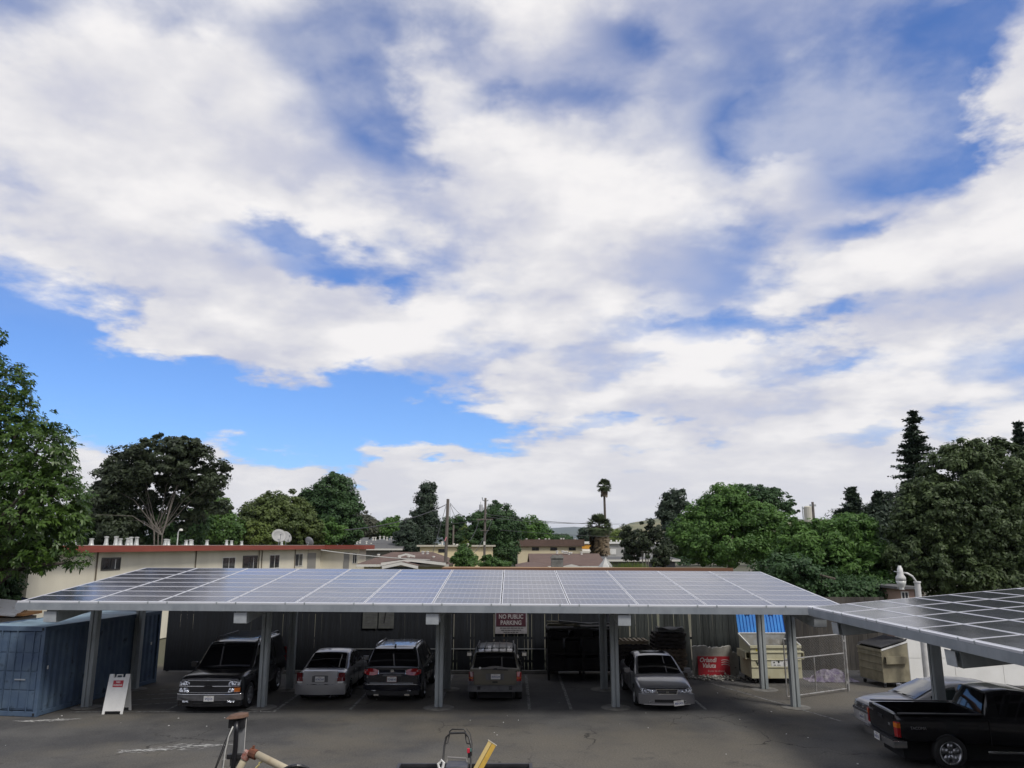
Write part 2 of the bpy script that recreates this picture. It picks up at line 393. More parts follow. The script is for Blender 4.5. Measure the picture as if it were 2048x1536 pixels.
# --- solar canopies
def cell_mat(name, base, line, tint_line=0.55, rough=0.13):
    m = bpy.data.materials.new(name); m.use_nodes = True; nt = m.node_tree; N = nt.nodes.new; L = nt.links.new
    b = nt.nodes['Principled BSDF']; tc = N('ShaderNodeTexCoord'); sp = N('ShaderNodeSeparateXYZ'); L(tc.outputs['Object'], sp.inputs[0])
    def mt(op, a, c=None):
        x = N('ShaderNodeMath'); x.operation = op
        for i, v in ((0, a), (1, c)):
            if v is None: continue
            if isinstance(v, (int, float)): x.inputs[i].default_value = v
            else: L(v, x.inputs[i])
        return x.outputs[0]
    def lines(c, pitch, w):       # 1 on a grid line of width w
        f = mt('ABSOLUTE', mt('SUBTRACT', mt('FRACT', mt('ADD', mt('DIVIDE', c, pitch), 0.5)), 0.5))
        return mt('LESS_THAN', f, w/pitch/2)
    g = mt('MAXIMUM', lines(sp.outputs[0], 0.161, 0.009), lines(sp.outputs[1], 0.156, 0.008))
    bus = mt('MULTIPLY', lines(mt('ADD', sp.outputs[1], 0.039), 0.052, 0.0025), 0.5)
    f = mt('MAXIMUM', g, bus)
    oi = N('ShaderNodeObjectInfo'); nz = N('ShaderNodeTexNoise'); nz.inputs['Scale'].default_value = 7; L(tc.outputs['Object'], nz.inputs['Vector'])
    hs = N('ShaderNodeHueSaturation'); hs.inputs['Color'].default_value = (*base, 1)
    v = mt('ADD', mt('MULTIPLY', oi.outputs['Random'], 0.5), mt('MULTIPLY', nz.outputs[0], 0.6)); L(mt('ADD', v, 0.45), hs.inputs['Value'])
    x = N('ShaderNodeMix'); x.data_type = 'RGBA'; L(mt('MULTIPLY', f, tint_line), x.inputs[0]); L(hs.outputs[0], x.inputs[6]); x.inputs[7].default_value = (*line, 1)
    L(x.outputs[2], b.inputs['Base Color']); b.inputs['Roughness'].default_value = rough; b.inputs['IOR'].default_value = 1.5
    n2 = N('ShaderNodeTexNoise'); n2.inputs['Scale'].default_value = 1.7; L(tc.outputs['Object'], n2.inputs['Vector'])
    r = N('ShaderNodeMapRange'); L(n2.outputs[0], r.inputs[0]); r.inputs[3].default_value = rough*0.7; r.inputs[4].default_value = rough*1.6; L(r.outputs[0], b.inputs['Roughness'])
    return m
CELL = cell_mat('solar_cells', (0.030, 0.033, 0.055), (0.50, 0.50, 0.55))
CELLB = cell_mat('solar_cells_blue', (0.022, 0.034, 0.105), (0.50, 0.53, 0.62))
CELLD = cell_mat('solar_cells_black', (0.024, 0.026, 0.036), (0.16, 0.16, 0.18), 0.6, 0.13)
def panel_mesh(w, d, cells):
    s = MB(); fw, h = 0.026, 0.04
    s.b2(-w/2, w/2, -d/2, -d/2+fw, -h, 0); s.b2(-w/2, w/2, d/2-fw, d/2, -h, 0)
    s.b2(-w/2, -w/2+fw, -d/2+fw, d/2-fw, -h, 0); s.b2(w/2-fw, w/2, -d/2+fw, d/2-fw, -h, 0)
    s.mi = 1; s.add([(-w/2+fw, -d/2+fw, -.005), (w/2-fw, -d/2+fw, -.005), (w/2-fw, d/2-fw, -.005), (-w/2+fw, d/2-fw, -.005)], [(0, 1, 2, 3)])
    s.mi = 2; s.add([(-w/2+fw, -d/2+fw, -.012), (w/2-fw, -d/2+fw, -.012), (w/2-fw, d/2-fw, -.012), (-w/2+fw, d/2-fw, -.012)], [(0, 3, 2, 1)])
    me = bpy.data.meshes.new('panel'); me.from_pydata([tuple(p) for p in s.v], [], s.f)
    for m in (ALU, cells, mat('backsheet', (.16, .16, .17), .7)): me.materials.append(m)
    me.polygons.foreach_set('material_index', s.m); return me
def canopy(name, label, loc, rz, cols, rows, cw, rd, slope, xtilt, frafters, post_in, post_rear, cellsel, eave_z, discs=True):
    """local frame: eave along X (0..cols*cw), depth along +Y; eave top at eave_z"""
    C = thing(name, label, 'solar canopy', loc, rz)
    W, D = cols*cw, rows*rd
    rot = Euler((slope, xtilt, 0), 'XYZ').to_matrix()
    O = Vector((0, 0, eave_z))
    def P(x, y, z): return O+rot @ Vector((x, y, z))
    meshes = {}
    for j in range(rows):
        for i in range(cols):
            m = cellsel(i, j)
            if m not in meshes: meshes[m] = panel_mesh(cw-0.03, rd-0.022, m)
            o = obj('solar_panel', meshes[m], C, P((i+.5)*cw, (j+.5)*rd, 0))
            o.rotation_euler = (rot @ Euler((random.gauss(0, .0018), random.gauss(0, .0015), 0)).to_matrix()).to_euler()
    def beam(nm, c, d, m=GALV, bev=0.006):
        s = MB(); s.box((0, 0, 0), d); o = s.build(nm, m, C, bevel=bev, loc=P(*c)); o.rotation_euler = rot.to_euler(); return o
    # front and rear channels, light aluminium lip with clamps
    s = MB(); h = 0.19
    for a, b in ((0, W*0.25), (W*0.25+.004, W*0.5), (W*.5+.004, W*.75), (W*.75+.004, W)):
        s.prism([(-.10, -.055), (-.10, -.055-h), (-.02, -.055-h), (-.02, -.055-h+.02), (-.085, -.055-h+.02), (-.085, -.075), (-.02, -.075), (-.02, -.055)], a-(.12 if a == 0 else 0), b+(.12 if b == W else 0), 'X')
    o = s.build('front_channel', GALV, C); o.location = O; o.rotation_euler = rot.to_euler()
    beam('edge_lip', (W/2, -.045, -.028), (W+.2, .085, .05), ALU)
    beam('side_trim', (-.03, D/2, -.03), (.035, D, .05), ALU); beam('side_trim', (W+.03, D/2, -.03), (.035, D, .05), ALU)
    s = MB()
    for i in range(cols*2): s.box(((i+.5)*cw/2+(.22 if i % 2 else -.22), -.088, -.02), (.035, .02, .06))
    o = s.build('edge_clamps', GALVD, C); o.location = O; o.rotation_euler = rot.to_euler(); o['kind'] = 'stuff'
    for k in range(1, 7): beam('purlin', (W/2, k*D/6.3, -.055-.09), (W-.3, .07, .18), GALVD)
    beam('rear_channel', (W/2, D+.02, -.16), (W, .06, .24), GALV)
    for fx in frafters:
        r = beam('rafter', (fx, D/2+.05, -.055-.18-.20), (.34, D-.1, .40), GALVD, .01)
        s = MB(); s.box((0, 0, 0), (.37, .02, .30)); e = s.build('rafter_end_plate', mat('pale_plate', (.50, .53, .55), .5, .2, col2=(.38, .41, .43), scale=3), C, bevel=.004, loc=P(fx, -.01, -.33-.12)); e.rotation_euler = rot.to_euler()
        for yy in (post_in, post_rear):
            top = P(fx, yy, -.055-.18-.38).z; bx = P(fx, yy, 0).x
            s = MB()
            s.box((-.105, 0, top/2), (.035, .24, top)); s.box((.105, 0, top/2), (.035, .24, top)); s.box((0, 0, top/2), (.20, .16, top-.01))
            s.box((-.055, -.102, top/2), (.07, .05, top-.02)); s.box((.055, -.102, top/2), (.07, .05, top-.02))
            s.box((0, 0, .012), (.38, .38, .024)); s.box((0, 0, top-.1), (.36, .34, .02))
            p = s.build('post', GALVD, C, bevel=.004, loc=(bx, P(fx, yy, 0).y, 0))
            f = MB(); f.lathe([(.46+random.uniform(-.05, .05), 0), (.45, .012), (.30, .03), (.0, .032)], (0, 0, 0.001), 20); f.build('footing', CONC, p, smooth=False)
    return C
def sel1(i, j):
    return CELLB if i in (5,) or (i in (3,) and j > 4) or (i == 2 and j > 5) else CELL
canopy('solar_canopy', 'long grey steel carport roofed with solar panels over the parked cars', (-14.32, 23.33, 0), 0, 12, 8, 2.0, 0.962,
       R(5.4), R(0.36), (0.85, 6.4, 12.0, 17.6, 23.3), 2.62, 5.75, sel1, 3.44)
canopy('solar_canopy', 'second carport of black solar panels above the black pickup truck', (8.62, 22.95, 0), R(-90), 8, 8, 1.95, 0.99,
       R(4.9), R(0.0), (1.45, 7.0, 12.6), 2.62, 5.75, lambda i, j: CELLD, 3.30)
# tilted floodlight box under the front channel
t = thing('floodlight', 'tilted white floodlight box hung under the carport edge near the second bay', 'floodlight', at(870, 1236, 23.6), 0)
s = MB(); s.box((0, 0, 0), (.30, .14, .26), (R(-12), R(-7), 0)); s.build('housing', MATS['pale_plate'], t, bevel=.012)
s = MB(); s.box((0, .06, .17), (.05, .04, .22)); s.build('bracket', GALVD, t)

# --- board fence behind the cars
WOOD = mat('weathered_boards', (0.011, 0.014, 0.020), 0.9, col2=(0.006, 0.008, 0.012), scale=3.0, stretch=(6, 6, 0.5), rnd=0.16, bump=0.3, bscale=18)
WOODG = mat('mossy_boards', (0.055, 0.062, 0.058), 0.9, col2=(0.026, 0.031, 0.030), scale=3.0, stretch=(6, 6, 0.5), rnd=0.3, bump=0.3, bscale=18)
BROWNW = mat('raw_lumber', (0.26, 0.19, 0.115), 0.85, col2=(0.16, 0.115, 0.07), scale=4, stretch=(1, 8, 8), rnd=0.3)
FY = 33.0
F = thing('board_fence', 'tall weathered dark board fence with light showing through its gaps', 'fence', (0, FY, 0))
def board_mesh(h, w): s = MB(); s.b2(-w/2, w/2, -.011, .011, 0, h); return s
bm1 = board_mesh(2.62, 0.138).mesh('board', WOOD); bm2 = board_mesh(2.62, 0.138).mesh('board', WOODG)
x = -14.1; k = 0
while x < 9.4:
    g = -.006 if not (-3.3 < x < 2.8) else random.choice((-.006, -.006, -.006, .009, .005, -.006, .013))
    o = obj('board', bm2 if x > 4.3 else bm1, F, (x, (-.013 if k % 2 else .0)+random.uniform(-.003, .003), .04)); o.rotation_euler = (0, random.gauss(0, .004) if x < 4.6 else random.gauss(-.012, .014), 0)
    o.scale = (1, 1, random.uniform(.97, 1.03)); x += .138+g; k += 1
for z in (.35, 1.25, 2.25):
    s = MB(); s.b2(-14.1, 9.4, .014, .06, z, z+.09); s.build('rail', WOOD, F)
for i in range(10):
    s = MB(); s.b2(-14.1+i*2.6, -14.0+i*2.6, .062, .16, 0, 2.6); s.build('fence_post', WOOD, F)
s = MB(); s.b2(-7.3, 4.0, -.05, -.012, .86, .90); s.build('bumper_rail', mat('pale_rail', (.20, .21, .22), .8), F)
# concrete wheel stops along the fence
for i, xx in enumerate((-8.6, -6.1, -3.6, -1.75, 1.0)):
    s = MB(); s.prism([(-.09, 0), (-.075, .13), (.06, .13), (.09, 0)], -.85, .85, 'X')
    o = s.build('wheel_stop', CONC, bevel=.012); o.location = (xx, 32.45, .002)
    where = ('black SUV', 'silver sedan', 'dark crossover', 'tan SUV', 'lumber rack')[i]
    tag(o, 'grey concrete wheel stop at the foot of the fence %s the %s' % ('beside' if i == 4 else 'behind', where), 'wheel stop', 'wheel stops along the fence')
# dark boarded wall on the right, behind the gate and the second dumpster
F2 = thing('boarded_wall', 'dark stained plank wall behind the chain link gate', 'wall', (0, FY+.35, 0))
DKW = mat('dark_planks', (.040, .038, .036), .9, col2=(.085, .075, .06), scale=1.5, stretch=(4, 4, .5), rnd=.4)
pm = board_mesh(2.9, .198).mesh('plank', DKW); x = 9.3
while x < 15.5: o = obj('plank', pm, F2, (x, random.uniform(-.01, .01), 0)); x += .205
# open lean-to roof behind the fence with a brown edge
LT = thing('lean_to_roof', 'long flat lean-to roof with tan brown edge just behind the carport', 'lean-to', (0, 0, 0))
TANW = mat('tan_fascia', (.33, .20, .095), .8, col2=(.24, .14, .07), scale=2)
e0, e1 = at(884, 1135, 34.8), at(1466, 1137.5, 34.8)
s = MB()
s.loft([[Vector((e0.x, 34.8, e0.z)), Vector((e0.x, 36.2, e0.z)), Vector((e0.x, 36.2, e0.z-.10)), Vector((e0.x, 34.8, e0.z-.10))],
        [Vector((e1.x, 34.8, e1.z)), Vector((e1.x, 36.2, e1.z)), Vector((e1.x, 36.2, e1.z-.10)), Vector((e1.x, 34.8, e1.z-.10))]])
s.build('roof', TANW, LT)
s = MB(); s.box(((e0.x+e1.x)/2, 34.78, (e0.z+e1.z)/2-.06), (e1.x-e0.x, .03, .14)); s.build('fascia', mat('red_brown_fascia', (.16, .075, .04), .8), LT)
for i in range(6):
    xx = e0.x+.3+i*(e1.x-e0.x-.6)/5; s = MB(); s.b2(xx-.05, xx+.05, 35.3, 35.4, 0, e0.z-.22); s.build('post', BROWNW, LT)

# --- far hills
HG = mat('grassy_hill', (.21, .19, .10), .95, col2=(.12, .13, .06), scale=.008, world=True, col3=(.05, .065, .04), scale3=.015, lo3=.55, hi3=.62)
HB = mat('wooded_hill', (.045, .06, .05), .95, col2=(.07, .085, .06), scale=.004, world=True)
def hill(name, pts, Y, depth, m, base=1100):
    """ridge given by pixel outline at distance Y"""
    s = MB(); n = 60; xs = np.linspace(pts[0][0], pts[-1][0], n)
    ys = np.interp(xs, [p[0] for p in pts], [p[1] for p in pts]); r = random.Random(len(pts))
    rows = []
    for j in range(9):
        q = j/8; row = []
        for i in range(n):
            p = at(xs[i], ys[i]+r.uniform(-.5, .5), Y)
            hh = p.z+0.0
            row.append((p.x*(1+(q-.5)*depth/Y), Y+(q-.5)*depth, hh*(math.sin(math.pi*min(q*1.0, 1))**.8)-4+r.uniform(-1, 1)*hh*.03))
        rows.append(row)
    vs = [v for row in rows for v in row]; fs = [(j*n+i, j*n+i+1, (j+1)*n+i+1, (j+1)*n+i) for j in range(8) for i in range(n-1)]
    s.add(vs, fs); return struct(s.build(name, m, smooth=True))
hill('far_hill', [(-900, 1075), (300, 1068), (900, 1062), (1060, 1058), (1110, 1055), (1150, 1054), (1200, 1057), (1300, 1062), (1700, 1064), (3000, 1075)], 7500, 2600, HB)
hill('grassy_hill', [(1120, 1092), (1170, 1078), (1205, 1062), (1240, 1050), (1262, 1042), (1300, 1036), (1330, 1034), (1400, 1031), (1500, 1030), (1700, 1040), (2300, 1075)], 1900, 900, HG)
hill('wooded_hill', [(1245, 1075), (1262, 1060), (1283, 1044), (1300, 1037), (1320, 1032), (1350, 1031), (1500, 1034), (1640, 1050), (1800, 1075)], 2300, 500, HB)

# --- the air: thin even haze that turns the far hills blue
hz = MB(); hz.b2(-9400, 9400, -4300, 14300, -1.2, 300); ho = struct(hz.build('haze', None)); ho['kind'] = 'stuff'; ho['label'] = 'thin bluish summer haze in the air over the town'; ho['category'] = 'haze'
hm = bpy.data.materials.new('haze'); hm.use_nodes = True; hn = hm.node_tree; hn.nodes.remove(hn.nodes['Principled BSDF'])
hv = hn.nodes.new('ShaderNodeVolumePrincipled'); hv.inputs['Color'].default_value = (.72, .82, .97, 1); hv.inputs['Density'].default_value = 5e-5; hv.inputs['Anisotropy'].default_value = 0.2
hn.links.new(hv.outputs[0], hn.nodes['Material Output'].inputs['Volume']); ho.data.materials.clear(); ho.data.materials.append(hm)
sc.cycles.volume_bounces = 1

# --- unseen building inferred from the upper-floor viewpoint, added to block low sky light
RB = struct(obj('sky_blocking_building', None)); RBW = mat('added_rear_stucco', (.30, .28, .25), .9, col2=(.25, .235, .21), scale=.6)
s = MB(); s.b2(-30, 30, -14, -1.6, 0, 9.2); s.build('wall', RBW, RB)  # wall, roof and windows all belong to the added unseen building
s = MB(); s.b2(-30.6, 30.6, -14.6, -1.0, 9.202, 9.6); s.build('roof', mat('added_rear_roof', (.12, .11, .10), .9), RB)
for k in range(9):
    for z in (1.0, 5.4):
        s = MB(); s.b2(-27+k*6.4, -24.6+k*6.4, -1.62, -1.55, z, z+1.5); s.build('window', mat('rear_window', (.02, .022, .025), .1), RB)
# ================================================================== container, houses, poles
CBLUE = mat('faded_container_blue', (.055, .092, .155), .65, col2=(.092, .138, .195), scale=1.6, lo=.35, hi=.7, col3=(.022, .038, .065), scale3=3.2, lo3=.58, hi3=.72, bump=.1, bscale=6)
CROOF = mat('container_roof', (.20, .29, .36), .6, col2=(.12, .17, .21), scale=1.2, col3=(.32, .36, .38), scale3=2.5)
def container():
    g = Vector((-14.2, 24.5, 0)); T = thing('shipping_container', 'faded blue corrugated shipping container beside the carport', 'container', g, R(-8.3))
    W, Lc, H = 2.44, 6.06, 2.59
    # local: near right corner at origin, width to -X, length to +Y
    s = MB()
    for x in (-W+.06, -.06):
        for y in (.06, Lc-.06): s.box((x, y, H/2), (.12, .12, H-.002))
    for z in (.08, H-.07):
        for x in (-W+.05, -.05): s.box((x, Lc/2, z), (.094, Lc-.24, .13))
        for y in (.05, Lc-.05): s.box((-W/2, y, z), (W-.24, .094, .14))
    s.build('frame', CBLUE, T, bevel=.008)
    for x0 in (-.03, -W+.03):       # corrugated side walls
        prof = []; y = .13
        while y < Lc-.14:
            d = .036 if x0 > -1 else -.036
            prof += [(x0, y), (x0, y+.07), (x0-d, y+.14), (x0-d, y+.21)]; y += .28
        s = MB(); s.loft([[Vector((a, b, .15)) for a, b in prof], [Vector((a, b, H-.13)) for a, b in prof]], cap=False, closed=False); s.build('side_wall', CBLUE, T)
    s = MB(); s.grid(lambda u, v: (-W+.1+(W-.2)*u, .1+(Lc-.2)*v, H-.03+.012*math.sin(v*60)+.01*math.sin(u*7)), 8, 60); s.build('roof', CROOF, T, smooth=True)
    s = MB(); s.b2(-W+.12, -.12, Lc-.06, Lc-.03, .15, H-.14); s.build('rear_wall', CBLUE, T)
    s = MB(); s.b2(-W+.12, -.12, .15, Lc-.1, .10, .14); s.build('floor', DARK, T)
    dw = (W-.28)/2
    for i in range(2):
        x1 = -.13-i*(dw+.02); x0 = x1-dw
        d = MB(); d.b2(x0, x1, .035, .06, .18, H-.16); D = d.build('door', CBLUE, T, bevel=.004)
        # raised panels 2 x 4 between the dark ribs
        for a in range(2):
            for b in range(4):
                xa = x0+.03+a*(dw-.03)/2; z0 = .22+b*(H-.44)/4
                q = MB(); q.box((xa+(dw-.09)/4, .026, z0+(H-.56)/8), ((dw-.09)/2, .018, (H-.60)/4)); q.build('door_panel', CBLUE, D, bevel=.006)
        for a in (.25, .78):
            q = MB(); xx = x0+dw*a; q.cyl((xx, .005, .14), (xx, .005, H-.12), .017, 8)
            for z in (.3, 1.0, 1.7, 2.3): q.box((xx, .012, z), (.09, .02, .05))
            q.build('lock_rod', CBLUE, D)
        q = MB(); q.box((x0+dw*.5, .0, 1.05), (.36, .02, .035)); q.build('door_handle', MATS['galvanised_steel'], D)
    for z in (0.07, H-.07):
        for x in (-W+.09, -.09):
            q = MB(); q.box((x, .045, z), (.178, .10, .125)); q.build('corner_casting', CBLUE, T, bevel=.015)
            q = MB(); q.box((x, -.007, z), (.06, .01, .08)); q.build('casting_hole', DARK, T)
    q = MB(); q.box((.012, .25, 1.38), (.01, .05, .10)); q.build('sticker', WHITE, T)
    q = MB(); q.box((-.012, 5.55, 1.45), (.02, .06, .10)); q.build('sticker', WHITE, T)
    q = MB(); q.lathe([(0, 0), (.12, .0), (.14, .02), (0, .03)], (-1.98, -.03, 1.35), 14, 'Y'); q.build('rust_patch', mat('rust', (.20, .07, .035), .9, col2=(.10, .04, .025), scale=9), T)
container()

GLASSD = mat('dark_window', (.018, .020, .024), .08, spec=.6, col2=(.05, .055, .06), scale=1.5)
def window(T, o, ux, w, h, frame, sill=True, split=1, mfr=None, proud=.03, bars=0):
    """window on a wall: o = lower-left outer corner, ux = unit vector along the wall (outward normal = ux x z)"""
    ux = Vector(ux); n = ux.cross(Vector((0, 0, 1))); z = Vector((0, 0, 1)); M = Matrix((ux, -n, z)).transposed()
    def bx(s, u0, u1, d0, d1, z0, z1):
        s.box(o+ux*((u0+u1)/2)+n*((d0+d1)/2)+z*((z0+z1)/2), (u1-u0, d1-d0, z1-z0), M)
    f = .055 if w > .5 else .04
    s = MB(); bx(s, 0, w, 0, proud, 0, f); bx(s, 0, w, 0, proud, h-f, h); bx(s, 0, f, 0, proud, f, h-f); bx(s, w-f, w, 0, proud, f, h-f)
    for k in range(split): c = w*(k+1)/(split+1); bx(s, c-f*.4, c+f*.4, 0, proud, f, h-f)
    W = s.build('window', frame, T)
    s = MB(); bx(s, f, w-f, .004, .010, f, h-f); s.build('pane', GLASSD, W)
    for k in range(bars): s = MB(); c = w*(.5+.45*(k+1)/(bars+1)); bx(s, c-.02, c+.02, .012, .02, f, h*.85); s.build('curtain', WHITE, W)
    return W
STUCCO = mat('beige_stucco', (.68, .64, .52), .9, col2=(.60, .56, .45), scale=.7, bump=.15, bscale=25, col3=(.45, .42, .33), scale3=.9, lo3=.62, hi3=.75, stretch=(1, 1, .35))
REDF = mat('red_fascia', (.27, .062, .04), .7, col2=(.20, .045, .03), scale=1.2, stretch=(.3, .3, 2))
TRIMW = mat('white_trim', (.62, .61, .56), .6)
BRZ = mat('bronze_frame', (.045, .04, .035), .5)
def apartment_block():
    p0 = Vector((-20.6-.14*1.0, 34.0, 0)); d = Vector((.139, .990, 0)).normalized(); n = Vector((d.y, -d.x, 0))   # n points to the right: the wall we see
    T = thing('apartment_block', 'long beige stucco apartment block with red roof edge', 'building', (0, 0, 0))
    Ltot, H = 33.0, 4.72
    def wall(a, b, off=0.0, thick=9.0):
        s = MB(); A = p0+d*a+n*off; B = p0+d*b+n*off
        s.loft([[A, B, B-n*thick, A-n*thick], [q+Vector((0, 0, H)) for q in (A, B, B-n*thick, A-n*thick)]]); return s.build('wall', STUCCO, T)
    wall(0, 33.0); WO = 3.35; wall(33.002, 34.8, WO, 12.3)
    # roof slab with red fascia
    A = p0+d*-.5+n*.55; B = p0+d*(Ltot+.6)+n*.55
    s = MB(); z0, z1 = H+.002, H+.30
    s.loft([[q+Vector((0, 0, z)) for q in (A, B, B-n*10.2, A-n*10.2)] for z in (z0, z1)]); s.build('roof', mat('roof_gravel', (.42, .40, .36), .95, col2=(.33, .32, .29), scale=2), T)
    s = MB()
    for i in range(12):
        a = -.55+i*(Ltot+1.15)/12; b = -.55+(i+1)*(Ltot+1.15)/12-.006
        P0, P1 = p0+d*a+n*.552, p0+d*b+n*.552
        s.loft([[P0+Vector((0, 0, z0-.03)), P1+Vector((0, 0, z0-.03)), P1+n*.03+Vector((0, 0, z0-.03)), P0+n*.03+Vector((0, 0, z0-.03))],
                [q+Vector((0, 0, .31)) for q in (P0+Vector((0, 0, z0-.03)), P1+Vector((0, 0, z0-.03)), P1+n*.045+Vector((0, 0, z0-.03)), P0+n*.045+Vector((0, 0, z0-.03)))]])
    s.build('fascia', REDF, T)
    # wing that turns its end wall to the camera
    q0 = p0+d*32.45; s = MB(); zz = H+.004
    ring = [q0-n*8.8, q0+n*(WO+.6), q0+n*(WO+.6)+d*2.6, q0-n*8.8+d*2.6]
    s.loft([[q+Vector((0, 0, z)) for q in ring] for z in (zz, zz+.30)]); s.build('roof', MATS['roof_gravel'], T)
    Mw = Matrix((n, d, Vector((0, 0, 1)))).transposed()
    s = MB(); s.box(q0+n*(WO+.6+.5)*.5-d*.03+Vector((0, 0, H+.135)), (WO+.14, .05, .34), Mw); s.build('fascia', REDF, T)
    s = MB(); s.box(q0+n*(WO+.625)+d*1.3+Vector((0, 0, H+.135)), (.05, 2.7, .34), Mw); s.build('fascia', REDF, T)
    e0 = p0+d*33.0
    def face(px): zc = e0.y*CT-.3*ST; return ((px-1024)/FPX*zc-e0.x)/n.x
    def zpx(py): return at(0, py, e0.y).z
    o = e0+n*face(708)-d*.004; o.z = zpx(1127); window(T, o, n, face(717)-face(708), zpx(1106)-zpx(1127), TRIMW)
    s = MB(); s.box(e0+n*((face(690)+face(701))/2)-d*.03+Vector((0, 0, zpx(1105)/2+.6)), (face(701)-face(690), .05, zpx(1105)-1.2), Mw); s.build('door', mat('grey_door', (.24, .235, .22), .6), T)
    s = MB(); s.cyl(e0+n*face(639)-d*.05+Vector((0, 0, .2)), e0+n*face(639)-d*.05+Vector((0, 0, H)), .035, 8); s.build('downpipe', mat('pipe_brown', (.15, .125, .09), .8), T)
    s = MB(); C0 = p0+d*-.56; s.box(C0-n*4.5+Vector((0, 0, z0+.125)), (10, .04, .31), Matrix((n, d, Vector((0, 0, 1)))).transposed()); s.build('fascia', REDF, T)
    def along(px):     # distance along the wall that shows at pixel column px
        lo, hi = 0., 60.
        for _ in range(40):
            m = (lo+hi)/2; q = p0+d*m; zc = q.y*CT-.3*ST
            if 1024+FPX*q.x/zc < px: lo = m
            else: hi = m
        return lo
    def win(x0, x1, y0, y1, fr, split=1, off=0.0, bars=0):
        a, b = along(x0), along(x1); q = p0+d*((a+b)/2); zt = at(0, y0, q.y).z; zb = at(0, y1, q.y).z
        o = p0+d*a+n*(off+.002); o.z = zb; window(T, o, d, b-a, zt-zb, fr, split=split, bars=bars)
    win(205, 243, 1115, 1140.5, BRZ, 1, bars=1)
    win(446, 472, 1114, 1141, TRIMW, 1); win(487, 516, 1111, 1141, BRZ, 1, bars=1); win(540, 560, 1109, 1137, TRIMW, 1); win(591, 606, 1107, 1133, TRIMW, 1)
    for x0, x1, y0, off in ((616, 632, 1106, 0.0),):
        a, b = along(x0), along(x1); q = p0+d*((a+b)/2); zt = at(0, y0, q.y).z; s = MB()
        o = q+n*(off+.02); o.z = zt/2+.6; s.box(o, (b-a, .05, zt-1.2), Matrix((d, -n, Vector((0, 0, 1)))).transposed()); s.build('door', mat('grey_door', (.24, .235, .22), .6), T)
    # downpipes
    for px, top in ((195, 1103), (392, 1103), (518, 1100), (524, 1100), (590, 1099)):
        q = p0+d*along(px)+n*.05; s = MB(); s.cyl((q.x, q.y, .2), (q.x, q.y, H), .035, 8); s.build('downpipe', mat('pipe_brown', (.15, .125, .09), .8), T)
    # roof vents
    VENT = mat('vent_metal', (.55, .56, .54), .5, .4, col2=(.40, .40, .38), scale=6)
    for px, h in ((168, 13), (212, 13), (275, 17), (282, 17), (289, 16), (296, 14), (301, 13), (331, 16), (357, 11), (388, 10), (394, 12), (398, 12), (417, 11), (425, 10), (443, 10), (491, 9), (507, 10), (522, 8), (607, 9), (630, 8)):
        a = along(px); q = p0+d*a-n*random.uniform(.3, 2.2); r = .105; hh = h/ppm(q.y)
        s = MB(); zz = H+.30; s.lathe([(r*1.25, zz), (r, zz+hh*.25), (r*.78, zz+hh*.8), (r*.78, zz+hh*.86), (r*1.1, zz+hh*.88), (r*1.1, zz+hh), (r*.2, zz+hh*1.03)], (q.x, q.y, 0), 10); s.build('roof_vent', VENT, T)
    # pole lamp on the roof line, two antennas
    q = p0+d*along(414)-n*2; s = MB(); zz = H+.3; s.tube([(q.x, q.y, zz), (q.x, q.y, zz+.75), (q.x+.05, q.y, zz+.9), (q.x+.15, q.y, zz+.95)], [.04, .035, .035, .035], 8); L_ = s.build('roof_lamp', VENT, T)
    s = MB(); s.lathe([(0, 0), (.12, .02), (.10, .12), (0, .15)], (q.x+.16, q.y, zz+.86), 10); s.build('lamp_head', TRIMW, L_)
    return T, along, p0, d, n, H
AB, along, ap0, ad, an, AH = apartment_block()
DISH = mat('dish_grey', (.33, .33, .32), .5, col2=(.26, .26, .25), scale=2); DISHB = mat('dish_back', (.20, .205, .22), .5)
def dish(px, py, r, yaw, lab, m=DISH):
    a = along(px); q = ap0+ad*a-an*.6; c = at(px, py, q.y)
    T = thing('satellite_dish', lab, 'satellite dish', (c.x, c.y, AH+.302))
    zz = c.z-AH-.302
    s = MB(); fwd = Vector((math.sin(yaw), -math.cos(yaw), .45)).normalized(); u = fwd.cross(Vector((0, 0, 1))).normalized(); w = u.cross(fwd)
    rings = [[Vector((0, 0, zz))+(u*math.cos(2*math.pi*k/24)*1.08+w*math.sin(2*math.pi*k/24))*r*t+fwd*(r*.32*t*t) for k in range(24)] for t in (.02, .35, .7, 1.0)]
    rings += [[p-fwd*.025 for p in rr] for rr in reversed(rings)]
    s.loft(rings); s.build('reflector', m, T, smooth=True)
    s = MB(); s.tube([Vector((0, 0, zz))-fwd*.05, Vector((0, .12, zz-.25)), Vector((0, .15, 0))], .035, 8); s.build('mast', GALVD, T)
    s = MB(); e = Vector((0, 0, zz))-w*r+fwd*r*.3; tip = Vector((0, 0, zz))+fwd*r*.95-w*.15*r; s.tube([e, tip], .02, 6); s.box(tip, (.09, .12, .09)); s.build('feed_arm', DISHB, T)
dish(557, 1073, .52, R(35), 'large pale satellite dish in front on the beige block roof')
dish(571, 1075, .45, R(60), 'pale satellite dish half hidden behind the larger dish')
dish(617, 1084, .40, R(150), 'dark satellite dish seen from behind near the end of the beige roof', DISHB)

